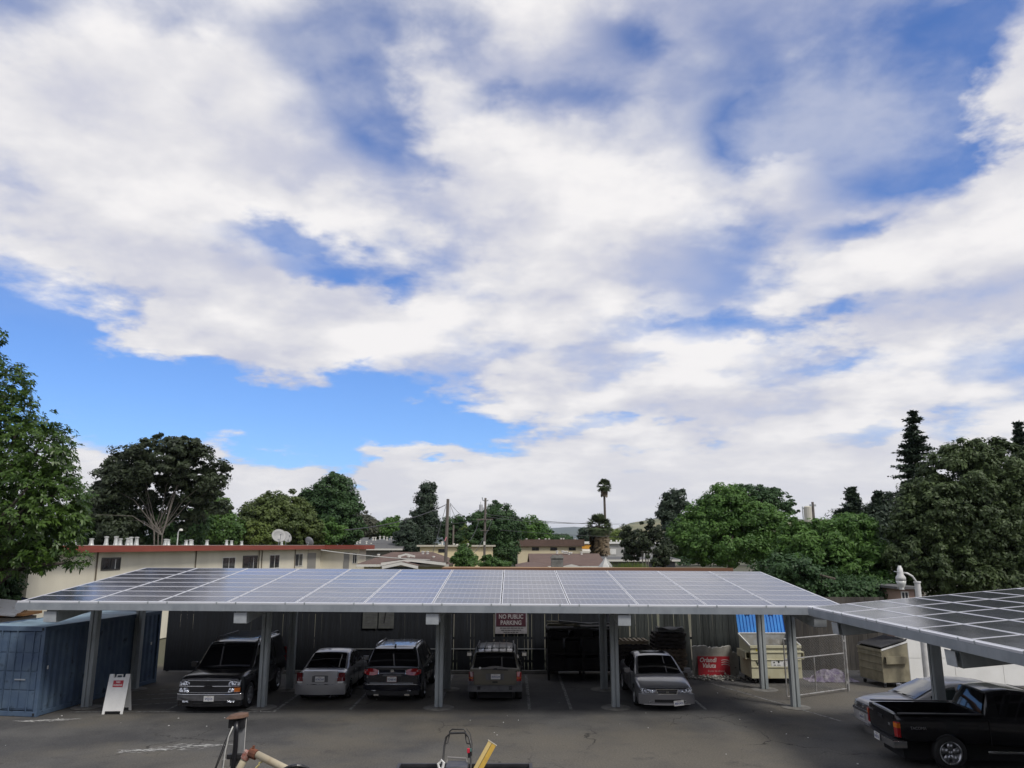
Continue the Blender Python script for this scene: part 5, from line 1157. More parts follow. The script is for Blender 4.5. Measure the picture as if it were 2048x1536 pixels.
# ---- 2 silver small sedan, tail towards the camera
SILV = paint('silver_paint', (.36, .36, .37), .34, .45, .6)
c = Car('parked_sedan', 'silver sedan parked tail out between the black SUV and dark crossover', (-6.26, 26.55+2.3, 0), 0, dict(L=4.6, W=1.66, paint=SILV, wr=.30, wy=(-1.32, 1.34), spokes=7, rim=RIMD,
    st=[(-2.30, .36, .78, .74), (-2.24, .26, .92, .81), (-1.7, .23, .99, .83), (-.8, .22, .95, .83), (.6, .22, .93, .83), (1.3, .22, .90, .83), (1.95, .24, .80, .80), (2.25, .30, .68, .70)],
    green=dict(zb=.94, zr=1.43, ya=1.18, yb=.35, yc=-.78, yd=-1.62, wb=.79, wt=.60, win=((.75, .02), (-.06, -.75), (-.82, -1.15)), rear=(.06, .94), rin=.07), seams=((.75, .35, .9), (-.02, .35, .9), (-.85, .5, .9)), handles=((.08, .80), (-.72, .82)), mirror=(.72, 1.0), hmat=SILV))
f = lambda x: 2.28-.12*(x/.8)**2
c.part('trunk_lid', slab(-.57, .57, .60, .985, f, .02, -1, cut=lambda u, v, x, z: (x*(.84+.16*v), z)), SILV, bevel=.01)
c.part('plate_recess', slab(-.26, .26, .655, .86, f, .028, -1), GRYPL); c.plate(0, -(f(0)+.036), .755, '6DBZ365', -1)
c.part('rear_bumper', slab(-.82, .82, .27, .575, f, .07, -1, .25), SILV, bevel=.03, seg=3); c.part('bumper_gap', slab(-.80, .80, .575, .60, f, .0, -1), DARK)
for sx in (-1, 1):
    c.part('taillight', slab(sx*.60, sx*.79, .68, .93, f, .025, -1, cut=lambda u, v, x, z: (x-math.copysign(.05*(1-v)*(1-u), x), z)), REDD)
    c.part('reverse_light', slab(sx*.58, sx*.74, .625, .685, f, .024, -1), PLATE)
s = MB(); s.lathe([(0, 0), (.018, 0), (.018, .012), (0, .014)], (.40, -2.29, .71), 10, 'Y'); c.part('trunk_lock', s, DARK)
s = MB(); s.cyl((.35, -2.1, .22), (.35, -2.33, .21), .03, 8); c.part('exhaust_pipe', s, CHROME)
# ---- 3 dark crossover, tail towards the camera
DKBL = paint('dark_blue_black_paint', (.012, .013, .020), .2)
c = Car('parked_crossover', 'dark blue-black crossover with red tail lights parked tail out', (-3.86, 26.45+2.45, 0), R(-1), dict(cat='SUV', L=4.9, W=1.94, paint=DKBL, wr=.37, wy=(-1.40, 1.50), spokes=6,
    st=[(-2.43, .50, .92, .84), (-2.36, .36, 1.06, .93), (-1.6, .30, 1.13, .97), (0, .28, 1.10, .97), (1.0, .28, 1.10, .97), (1.8, .30, 1.03, .95), (2.3, .36, .90, .84), (2.43, .42, .82, .74)],
    green=dict(zb=1.09, zr=1.72, ya=1.35, yb=.35, yc=-1.95, yd=-2.34, wb=.92, wt=.71, win=((.95, .05), (-.03, -.95), (-1.05, -1.8)), rear=(.05, .86), rin=.05), seams=((.9, .4, 1.0), (0, .4, 1.0), (-.98, .5, 1.0)), handles=((.15, .95), (-.8, .97)), mirror=(.9, 1.15)))
f = lambda x: 2.41-.14*(x/.93)**2
for sx in (-1, 1):
    c.part('taillight', slab(sx*.44, sx*.93, .88, 1.08, f, .04, -1, nu=10, cut=lambda u, v, x, z: (x, .98+(z-.98)*(math.sin(math.pi*min(1, .12+u*.75))**.6))), REDL, smooth=False)
    c.part('light_trim', slab(sx*.43, sx*.455, .92, 1.04, f, .05, -1), CHROME)
    c.part('reflector', slab(sx*.5, sx*.66, .40, .435, f, .085, -1), HEADL)
c.part('plate_recess', slab(-.29, .29, .66, .86, f, .012, -1), BLKPL); c.part('tailgate_handle', slab(-.30, .30, .855, .90, f, .035, -1), GRYPL, bevel=.008); c.plate(0, -(f(0)+.03), .765, '7GNB143', -1, fr=REDD)
c.part('rear_bumper', slab(-.95, .95, .42, .62, f, .075, -1, .25), DKBL, bevel=.03, seg=3); c.part('bumper_step', slab(-.72, .70, .605, .66, f, .065, -1, .2), mat('step_grey', (.22, .23, .24), .5), bevel=.006)
c.part('bumper_strip', slab(-.86, .84, .592, .618, f, .088, -1, nv=6, rnd=.012), CHROME, smooth=True); c.part('rear_valance', slab(-.86, .86, .26, .425, f, .02, -1, .2), BLKPL)
s = MB(); s.lathe([(.055, 0), (.055, .012), (.045, .012), (.045, 0)], (0, -(skin_y(0, 1.0, -1, 2.3)+.03), 1.0), 18, 'Y', False); em = c.part('emblem', s, CHROME)
for k in (-1, 0, 1): s = MB(); s.box((k*.03, -(skin_y(0, 1.0, -1, 2.3)+.035), 1.0), (.018, .01, .06), (0, R(25), 0)); c.part('emblem_shield', s, CHROME, em)
for sx in (-1, 1): s = MB(); s.box((sx*.5, -2.40, .28), (.16, .10, .05)); c.part('exhaust_tip', s, CHROME)
c.rails(.66, -1.75, .15, 1.72, CHROME, (), .022, .04); s = MB(); s.box((0, -1.90, 1.735), (.05, .14, .05), (R(20), 0, 0)); c.part('roof_antenna', s, DKBL)
s = MB(); s.box((0, -2.02, 1.67), (1.25, .26, .035), (R(8), 0, 0)); c.part('spoiler', s, DKBL, bevel=.012)
# ---- 4 tan SUV, tail towards the camera
TANP = paint('tan_paint', (.135, .125, .098), .36, .35, .4, (.10, .095, .078))
c = Car('parked_suv', 'tan boxy SUV with grey bumper and roof rack parked tail out', (-.55, 26.35+2.28, 0), 0, dict(cat='SUV', L=4.56, W=1.77, paint=TANP, wr=.355, wy=(-1.28, 1.40), spokes=5,
    st=[(-2.26, .58, .98, .82), (-2.20, .46, 1.06, .86), (-1.4, .40, 1.08, .885), (0, .38, 1.07, .885), (1.0, .38, 1.08, .885), (1.8, .40, 1.04, .87), (2.18, .46, .96, .83), (2.27, .52, .88, .78)],
    green=dict(zb=1.06, zr=1.63, ya=1.10, yb=.42, yc=-1.98, yd=-2.21, wb=.85, wt=.665, win=((.78, .05), (-.02, -.85), (-.95, -1.85)), rear=(.08, .90), rin=.06), seams=((.8, .5, 1.0), (0, .5, 1.0), (-.9, .55, 1.0)), handles=((.12, .92), (-.72, .92)), mirror=(.72, 1.16), mmat=GRYPL, hmat=BLKPL))
f = lambda x: 2.235-.06*(x/.85)**2
c.part('tailgate', slab(-.66, .66, .60, 1.055, f, .025, -1), TANP, bevel=.012); c.part('plate_recess', slab(-.29, .29, .76, .945, f, .032, -1), GRYPL); c.plate(0.02, -(f(0)+.042), .86, '7DFX529', -1)
c.part('latch', slab(-.085, .085, .665, .715, f, .034, -1), BLKPL)
for sx in (-1, 1):
    tl = c.part('taillight', slab(sx*.70, sx*.855, .72, 1.0, f, .035, -1), REDL if sx > 0 else REDD); c.part('reverse_light', slab(sx*.71, sx*.845, .80, .825, f, .040, -1), AMB, tl)
c.part('rear_bumper', slab(-.885, .885, .40, .60, f, .10, -1, .28), GRYPL, bevel=.03, seg=3); c.part('bumper_corner', slab(-.885, -.69, .59, .72, f, .03, -1, .25), GRYPL); c.part('bumper_corner', slab(.69, .885, .59, .72, f, .03, -1, .25), GRYPL)
for sx in (-.52, .50): c.part('bumper_notch', slab(sx-.05, sx+.05, .46, .57, f, .104, -1), BLKPL)
s = MB(); s.grid(lambda u, v: ((u-.5)*1.0, -2.235+.03*v*math.sin(math.pi*u)-.018, 1.085+.09*v*math.sin(math.pi*u)), 12, 3); c.part('window_decal', s, mat('grey_film', (.16, .15, .14), .5), smooth=True)
s = MB(); s.box((.02, -2.275, 1.10), (.09, .012, .03)); c.part('wiper_pivot', s, BLKPL); s = MB(); s.box((.17, -2.27, 1.068), (.5, .02, .022), (0, R(3), 0)); c.part('rear_wiper', s, BLKPL)
s = MB(); s.lathe([(0, 0), (.04, 0), (.04, .004), (0, .005)], (-.49, -2.245, 1.115), 12, 'Y'); c.part('round_sticker', s, PLATE)
c.rails(.60, -1.85, .2, 1.635, BLKPL, (-1.85, -.1), .022, .05)
for k in range(4): s = MB(); s.box((-.36+k*.24, -.85, 1.665), (.035, 1.95, .03)); c.part('rack_slat', s, BLKPL)
# ---- 5 silver-grey sedan, nose towards the camera
GSIL = paint('grey_silver_paint', (.235, .235, .25), .30, .5, .7)
c = Car('parked_sedan', 'grey silver sedan parked nose out beside the pallets and red sign', (4.80, 25.25+2.4, 0), R(180), dict(L=4.8, W=1.79, paint=GSIL, wr=.315, wy=(-1.35, 1.37), spokes=5, spw=.3,
    st=[(-2.40, .36, .80, .76), (-2.32, .26, .92, .85), (-1.7, .23, .98, .89), (-.8, .21, .94, .895), (.6, .21, .92, .895), (1.1, .21, .895, .895), (1.75, .21, .80, .885), (2.2, .22, .71, .83), (2.38, .26, .64, .74)],
    green=dict(zb=.905, zr=1.42, ya=1.24, yb=.30, yc=-.95, yd=-1.72, wb=.83, wt=.60, win=((.85, .02), (-.05, -.85), (-.92, -1.3))), seams=((.85, .3, .88), (0, .3, .88), (-.9, .45, .88)), handles=((.12, .78), (-.75, .80)), mirror=(.80, .98), hmat=GSIL))
f = lambda x: 2.375-.17*(x/.85)**2
c.part('hood_edge', slab(-.62, .62, .655, .675, f, .0), DARK)
for sx in (-1, 1): c.part('headlight', slab(sx*.40, sx*.80, .545, .665, f, .02, nu=8, cut=lambda u, v, x, z: (x, z-.05*v*(1-u)+.02*u)), HEADL, smooth=False)
c.part('grille_frame', slab(-.36, .36, .505, .655, f, .03, cut=lambda u, v, x, z: (x*(.86+.14*v), z)), CHROME); c.part('grille', slab(-.32, .32, .530, .640, f, .036, cut=lambda u, v, x, z: (x*(.86+.14*v), z)), DARK)
c.part('grille_bar', slab(-.30, .30, .578, .592, f, .042), GSIL)
s = MB()
for dx in (-.022, .022): s.box((dx, skin_y(0, .585, 1, f(0))+.058, .585), (.014, .012, .055))
s.box((0, skin_y(0, .585, 1, f(0))+.058, .585), (.04, .012, .013)); c.part('emblem', s, CHROME)
c.part('front_bumper', slab(-.87, .87, .215, .505, f, .06, thick=.25), GSIL, bevel=.035, seg=3); c.part('air_intake', slab(-.40, .40, .275, .365, f, .068), DARK); c.part('bumper_lip', slab(-.72, .72, .205, .222, f, .075), mat('lip_silver', (.5, .5, .5), .3, .5))
for sx in (-1, 1): c.part('fog_recess', slab(sx*.44, sx*.58, .26, .31, f, .068), HEADL)
c.plate(-.34, f(.34)+.085, .265, '4BBG435', 1, 0, R(6)); s = MB(); s.box((0, -.25, 1.435), (.86, .50, .012), (R(1), 0, 0)); c.part('sunroof', s, TINT, bevel=.005)
# ---- 6 pale grey sedan under the second carport, nose to the left
PALE = paint('pale_grey_paint', (.52, .515, .525), .4, .15, .5, (.44, .435, .445))
c = Car('parked_sedan', 'pale grey sedan half hidden behind the black pickup truck', (9.75+2.3, 22.85, 0), R(91), dict(L=4.5, W=1.70, paint=PALE, wr=.30, wy=(-1.3, 1.33), wsglass=CLEARG, glass=CLEARG,
    st=[(-2.25, .38, .80, .74), (-2.18, .28, .94, .80), (-1.5, .24, 1.0, .84), (0, .22, .95, .85), (.7, .22, .94, .85), (1.2, .22, .91, .85), (1.8, .22, .84, .83), (2.14, .26, .76, .78), (2.25, .30, .68, .70)],
    green=dict(zb=.90, zr=1.34, ya=1.18, yb=.35, yc=-1.05, yd=-1.75, wb=.80, wt=.60, win=((.75, .02), (-.06, -.75), (-.82, -1.15))), seams=((.78, .3, .88), (0, .3, .88)), handles=((.1, .80),), mirror=(.72, 1.0)))
f = lambda x: 2.24-.12*(x/.8)**2
c.part('grille', slab(-.42, .42, .55, .70, f, .02), GRYPL); c.part('grille_bar', slab(-.40, .40, .62, .635, f, .028), CHROME); c.part('front_bumper', slab(-.83, .83, .24, .53, f, .07, thick=.25), PALE, bevel=.03, seg=3); c.part('bumper_strip', slab(-.83, .83, .50, .53, f, .085), GRYPL)
for sx in (-1, 1): c.part('headlight', slab(sx*.44, sx*.78, .56, .70, f, .025), HEADL)
c.plate(0, f(0)+.09, .38, '3KDR712', 1); s = MB(); s.lathe([(0, 0), (.045, 0), (.045, .012), (0, .014)], (0, f(0)+.03, .64), 14, 'Y'); c.part('emblem', s, CHROME)
for x in (-.3, .25): s = MB(); s.box((x, 1.12, .975), (.55, .02, .015), (R(10), 0, R(8))); c.part('wiper', s, BLKPL)
s = MB(); s.grid(lambda u, v: ((u-.5)*1.0, .55+.25*v, 1.18-.22*v+.015*math.sin(u*22)), 16, 3); c.part('sunshade', s, mat('silver_shade', (.45, .52, .52), .35, .4))
# ---- 7 black pickup truck, tail to the left
c = Car('pickup_truck', 'black pickup truck with chrome rear bumper at the right edge', (8.85+2.65, 19.72, 0), R(-93.5), dict(cat='pickup', L=5.3, W=1.78, paint=BLACKP, wr=.37, wy=(-1.42, 1.68), spokes=5, spw=.34,
    st=[(-2.58, .62, 1.16, .84), (-2.55, .56, 1.19, .875), (-1.5, .52, 1.19, .885), (-.55, .50, 1.19, .885), (.0, .46, 1.16, .885), (1.2, .44, 1.12, .885), (1.9, .46, 1.05, .87), (2.45, .50, .96, .82), (2.6, .56, .88, .76)],
    bed=(.74, -2.49, -.62, .68), green=dict(zb=1.12, zr=1.70, ya=1.40, yb=.70, yc=-.36, yd=-.56, wb=.83, wt=.66, win=((1.05, .45), (.40, -.22))), seams=((1.05, .55, 1.1), (.32, .55, 1.1), (-.50, .55, 1.1)), handles=((.42, 1.0),), mirror=(1.02, 1.2), hmat=CHROME))
f = lambda x: 2.56-.02*(x/.88)**2
c.part('tailgate', slab(-.72, .72, .66, 1.17, f, .02, -1), BLACKP, bevel=.012); c.part('tailgate_handle', slab(-.12, .12, .97, 1.04, f, .028, -1), BLKPL)
c.part('rear_bumper', slab(-.88, .88, .46, .62, f, .14, -1, .3), CHROME, bevel=.02, seg=3); c.part('plate_recess', slab(-.22, .22, .47, .61, f, .145, -1), BLKPL); c.plate(0, -(f(0)+.155), .54, '8L42716', -1); c.part('bumper_pad', slab(-.86, .86, .618, .634, f, .14, -1, .25), BLKPL)
for sx in (-1, 1):
    tl = c.part('taillight', slab(sx*.745, sx*.885, .70, 1.02, f, .03, -1, .07), REDL); c.part('turn_signal', slab(sx*.748, sx*.888, .90, 1.00, f, .036, -1, .075), AMB, tl); s = MB(); s.cyl((sx*.86, -.6, .40), (sx*.86, 1.15, .40), .035, 10); c.part('side_step', s, CHROME)
    s = MB(); s.box((sx*.80, -1.55, 1.20), (.10, 1.9, .025)); c.part('bed_rail_cap', s, BLKPL, bevel=.006)
text('TACOMA', .085, mat('badge_grey', (.30, .30, .31), .4, .5), c.T, (.892, -2.10, .90), (R(90), 0, R(90)), .003, name='badge'); text('SR5', .075, MATS['badge_grey'], c.T, (.55, -(skin_y(.55, .92, -1, 2.5)+.04), .92), (R(90), 0, 0), .003, name='badge'); text('TOYOTA', .07, MATS['badge_grey'], c.T, (-.52, -(skin_y(-.52, 1.06, -1, 2.5)+.04), 1.06), (R(90), 0, 0), .003, name='badge')
# ================================================================== smaller things
SIGNW = mat('sign_white', (.70, .70, .68), .5, col2=(.62, .62, .60), scale=3); SIGNR = mat('sign_red', (.45, .02, .035), .5, col2=(.36, .018, .03), scale=4); TXTW = mat('letter_white', (.75, .74, .72), .5)
FACE = (R(90), 0, 0)
# ---- sandwich board
T = thing('sandwich_board', 'white plastic sandwich board with red no parking plate by the first post', 'sign', (-12.10, 24.85, 0), R(3))
for sgn, yy in ((-1, -.0), (1, .62)):
    M = Euler((R(-15.0)*(-1 if sgn < 0 else 1)*-1*-1, 0, 0)).to_matrix() if False else Euler((R(-15 if sgn < 0 else 15), 0, 0)).to_matrix()
    s = MB(); o = Vector((0, yy, 0)); b = lambda c, d: s.box(o+M @ Vector(c), d, M)
    b((0, 0, .58), (.62, .028, .96)); b((-.27, 0, .06), (.08, .028, .10)); b((.27, 0, .06), (.08, .028, .10)); b((-.24, 0, 1.10), (.14, .03, .12)); b((.24, 0, 1.10), (.14, .03, .12))
    if sgn < 0: b((-.085, 0, 1.10), (.03, .03, .09)); b((.085, 0, 1.10), (.03, .03, .09)); b((0, 0, 1.14), (.20, .03, .03))
    p = s.build('front_panel' if sgn < 0 else 'rear_panel', SIGNW, T, bevel=.006)
    if sgn < 0:
        s = MB(); s.box(o+M @ Vector((.0, -.018, .88)), (.30, .01, .19), M); q = s.build('red_plate', SIGNR, p)
        text('NO', .075, TXTW, q, o+M @ Vector((0, -.0245, .925)), (R(90-15), 0, 0), .001, bold=.002); text('PARKING', .062, TXTW, q, o+M @ Vector((0, -.0245, .84)), (R(90-15), 0, 0), .001, bold=.0015)
# ---- signs on the fence
T = thing('parking_sign', 'maroon and white no public parking sign on the fence', 'sign', (0, 0, 0)); a, b = at(990, 1250, 32.9), at(1054, 1250, 32.9); cx = (a.x+b.x)/2; w = b.x-a.x
s = MB(); s.box((cx, 32.93, 1.93), (w, .02, .92)); s.build('board', mat('sign_grey', (.26, .25, .27), .6, col2=(.18, .175, .19), scale=4), T, bevel=.01)
s = MB(); s.box((cx, 32.915, 2.05), (w-.1, .014, .56)); s.build('maroon_field', mat('maroon', (.045, .008, .018), .6), T)
LG = mat('letter_grey', (.30, .28, .29), .6)
text('NO PUBLIC', .235, LG, T, (cx, 32.904, 2.145), FACE, .003, bold=.006, sx=.84); text('PARKING', .235, LG, T, (cx, 32.904, 1.905), FACE, .003, bold=.006, sx=.88)
for z, l in ((1.70, .9), (1.61, .8), (1.53, .6)):
    s = MB(); x = cx-l/2
    while x < cx+l/2: k = random.uniform(.05, .14); s.box((x+k/2, 32.916, z), (k, .006, .035)); x += k+.03
    s.build('small_print', mat('small_print_ink', (.07, .07, .075), .7), T)
for i, (x0, x1) in enumerate(((724.5, 754), (756.5, 787))):
    a, b = at(x0, 1257, 32.9), at(x1, 1257, 32.9); T = thing('notice_board', ('left weathered notice board of the pair on the dark fence' if i == 0 else 'right weathered notice board of the pair on the dark fence'), 'notice', ((a.x+b.x)/2, 32.93, a.z), 0, 'notice boards')
    w = b.x-a.x; s = MB(); s.box((0, 0, .42), (w, .02, .84)); s.build('board', mat('notice_grey', (.085, .09, .085), .8, col2=(.055, .058, .055), scale=5), T)
    for z in (.12, .22, .34, .46, .57, .68, .77):
        s = MB(); l = random.uniform(.5, .85)*w; s.box((random.uniform(-.04, .04), -.012, z), (l, .006, random.choice((.03, .05)))); s.build('text_line', MATS['small_print_ink'], T)
    if i: s = MB(); s.box((-.05, -.016, .48), (.05, .006, .55), (0, R(8), 0)); s.build('tear', DARK, T)
# ---- lumber rack with planks
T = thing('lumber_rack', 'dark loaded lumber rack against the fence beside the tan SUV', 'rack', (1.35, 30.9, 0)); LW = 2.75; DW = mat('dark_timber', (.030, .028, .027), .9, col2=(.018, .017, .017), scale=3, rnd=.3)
for x in (.05, LW/2, LW-.05):
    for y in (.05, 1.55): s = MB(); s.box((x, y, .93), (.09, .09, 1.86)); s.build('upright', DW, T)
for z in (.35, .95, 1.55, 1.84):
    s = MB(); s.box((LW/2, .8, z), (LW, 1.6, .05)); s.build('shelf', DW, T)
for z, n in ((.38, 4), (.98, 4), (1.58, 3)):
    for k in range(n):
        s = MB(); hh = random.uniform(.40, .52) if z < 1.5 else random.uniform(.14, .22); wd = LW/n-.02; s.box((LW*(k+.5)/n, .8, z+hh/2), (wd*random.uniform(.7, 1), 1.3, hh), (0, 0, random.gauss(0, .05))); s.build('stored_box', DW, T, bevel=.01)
AGED = mat('aged_plank', (.17, .15, .10), .9, col2=(.10, .09, .06), scale=4, stretch=(1, 8, 8), rnd=.3); GREYP = mat('grey_plank', (.14, .14, .135), .9, col2=(.08, .08, .08), scale=4, rnd=.3)
for i, (x, y, z, l, rz, ry, m, lab) in enumerate((
    (2.2, 31.0, 1.89, 1.5, .05, 0, GREYP, 'long grey plank lowest at the front of the lumber rack top'), (2.0, 31.3, 1.955, 1.3, -.04, 0, AGED, 'mossy plank second lowest at the left of the rack top'),
    (1.95, 31.15, 2.03, 1.15, .08, 0, AGED, 'yellowish plank on the left pile of the rack top'), (1.85, 31.3, 2.10, 1.0, -.1, .01, AGED, 'topmost pale plank on the left pile of the rack top'),
    (2.45, 31.1, 2.09, 1.3, .02, .10, GREYP, 'plank sloping down to the right on the rack top'), (3.25, 31.3, 1.90, 1.7, .0, 0, GREYP, 'lower grey plank on the right half of the rack top'), (3.3, 31.35, 2.04, 1.7, .02, 0, GREYP, 'upper grey plank on the right half of the rack top'))):
    s = MB(); s.box((0, 0, .02), (l, .2, .045)); o = s.build('plank', m); o.location = (x, y, z-.02); o.rotation_euler = (0, ry, rz); tag(o, lab, 'plank', 'planks on the lumber rack')
# ---- pallets
PAL = mat('pallet_wood', (.15, .115, .08), .9, col2=(.09, .07, .05), scale=4, rnd=.4); PALD = mat('pallet_dark', (.05, .042, .036), .9, col2=(.03, .026, .024), scale=4, rnd=.4); PALL = mat('pallet_pale', (.36, .30, .21), .9, col2=(.26, .21, .15), scale=4, rnd=.2)
sl = {}
def pallet(loc, rz, m, label, group, tilt=(0, 0)):
    T = thing('wooden_pallet', label, 'pallet', loc, rz, group); T.rotation_euler = (tilt[0], tilt[1], rz)
    if m not in sl:
        s = MB(); s.box((0, 0, 0), (.095, 1.0, .018)); d = s.mesh('deck_slat', m); s = MB(); s.box((0, 0, 0), (1.2, .04, .09)); sl[m] = (d, s.mesh('stringer', m))
    for k in range(7): obj('deck_slat', sl[m][0], T, (-.55+k*1.1/6, 0, .132))
    for k in range(3): obj('bottom_slat', sl[m][0], T, (-.5+k*.5, 0, .012))
    for k in range(3): obj('stringer', sl[m][1], T, (0, -.46+k*.46, .0675))
ORD = ('topmost', 'second from top', 'third from top', 'fourth from top', 'fifth from top', 'sixth from top', 'seventh from top', 'eighth from top', 'ninth from top', 'tenth from top', 'eleventh from top', 'lowest')
for k in range(12):
    pallet((6.02+random.gauss(0, .03), 31.2+random.gauss(0, .03), .004+k*.144), random.gauss(0, .03), PALD if k > 7 else PAL, 'wooden pallet, %s in the taller stack behind the grey sedan' % ORD[11-k], 'pallets in the taller stack')
for k in range(10):
    n = 9-k; pallet((4.62+random.gauss(0, .03), 31.3+random.gauss(0, .03), .004+k*.144), random.gauss(0, .03), PALL if k == 9 else PALD, 'wooden pallet, %s in the shorter stack left of the grey sedan' % (ORD[n] if n < 9 else 'lowest'), 'pallets in the shorter stack')
s = MB(); s.grid(lambda u, v: (-.55+1.1*u, -.35+.7*v, .05-.10*math.sin(math.pi*u)*.6+.03*math.sin(9*u+3*v)), 12, 4); s.b2(-.5, .5, -.3, .3, -.12, -.02); o = s.build('sagging_board', GREYP); o.location = (6.1, 31.1, 1.89); tag(o, 'sagging dark board lying on the taller pallet stack', 'board')
# ---- broken white concrete slab, red sign, rubble
r = random.Random(3); x0, x1 = at(1387, 1350, 31.75).x, at(1479, 1350, 31.75).x; s = MB(); n = 26; top = [1.12+.03*math.sin(i*.35)+r.choice((-.05, -.02, 0, 0, .01, .02))-(.25 if i > 21 else 0) for i in range(n)]
pl = [(0, 0)]+[(0+r.uniform(-.02, .02), .3), (r.uniform(-.03, .03), .7)]+[((x1-x0)*i/(n-1), top[i]) for i in range(n)]+[(x1-x0+r.uniform(-.02, .03), .6), (x1-x0, 0)]
s.prism(pl, 0, .16); o = s.build('concrete_slab', mat('flaking_white', (.42, .41, .37), .9, col2=(.30, .29, .26), scale=3, col3=(.09, .085, .08), scale3=5, lo3=.62, hi3=.68), bevel=.01); o.location = (x0, 31.75, 0); tag(o, 'broken white painted concrete slab leaning by the dumpster', 'slab')
a, b = at(1397.5, 1350, 31.6), at(1461, 1350, 31.6); w = b.x-a.x; T = thing('money_transfer_sign', 'red Orlandi Valuta sign leaning on the broken white slab', 'sign', ((a.x+b.x)/2, 31.60, .03)); T.rotation_euler = (R(-5), 0, R(-2))
s = MB(); s.box((0, 0, .37), (w, .02, .74)); s.build('board', SIGNR, T)
text('Orlandi', .235, TXTW, T, (-.23, -.013, .60), FACE, .002, shear=.25, bold=.004, sx=.9); text('Valuta', .235, TXTW, T, (-.20, -.013, .395), FACE, .002, shear=.25, bold=.004, sx=.9); text('Envios de dinero', .095, mat('letter_pink', (.55, .38, .38), .6), T, (.07, -.013, .20), FACE, .002, shear=.2)
s = MB()
for k in range(3): s.tube([(.43+.16*math.cos(t), -.014, .50+k*.08-.10+.05*math.sin(t*1.0)) for t in np.linspace(2.6, -.4, 8)], .016, 5)
s.build('swirl_logo', MATS['letter_pink'], T)
V = []; Fq = []; r = random.Random(9)
def chip(V, Fq, c, sz):
    b = len(V)
    for k in range(8): V.append((c[0]+(1 if k & 1 else -1)*sz*r.uniform(.5, 1), c[1]+(1 if k & 2 else -1)*sz*r.uniform(.5, 1), max(.0, c[2]+(1 if k & 4 else -1)*sz*.5*r.uniform(.5, 1))))
    Fq += [tuple(b+i for i in f) for f in ((0, 2, 3, 1), (4, 5, 7, 6), (0, 1, 5, 4), (2, 6, 7, 3), (0, 4, 6, 2), (1, 3, 7, 5))]
for _ in range(240): chip(V, Fq, (r.gauss(7.9, .55), r.gauss(31.2, .22), .02+abs(r.gauss(0, .05))), r.uniform(.015, .07))
o = obj('rubble', fastmesh('rubble', np.array(V), np.array(Fq), MATS['flaking_white'])); o['kind'] = 'stuff'; tag(o, 'crumbled pale rubble at the foot of the red sign', 'rubble')
V = []; Fq = []
for _ in range(34): chip(V, Fq, (r.uniform(-14, 11), r.uniform(18.5, 29), .006), r.choice((.008, .012, .016, .022)))
o = obj('litter', fastmesh('litter', np.array(V), np.array(Fq), WHITE)); o['kind'] = 'stuff'; tag(o, 'scattered white litter flecks on the asphalt', 'litter')
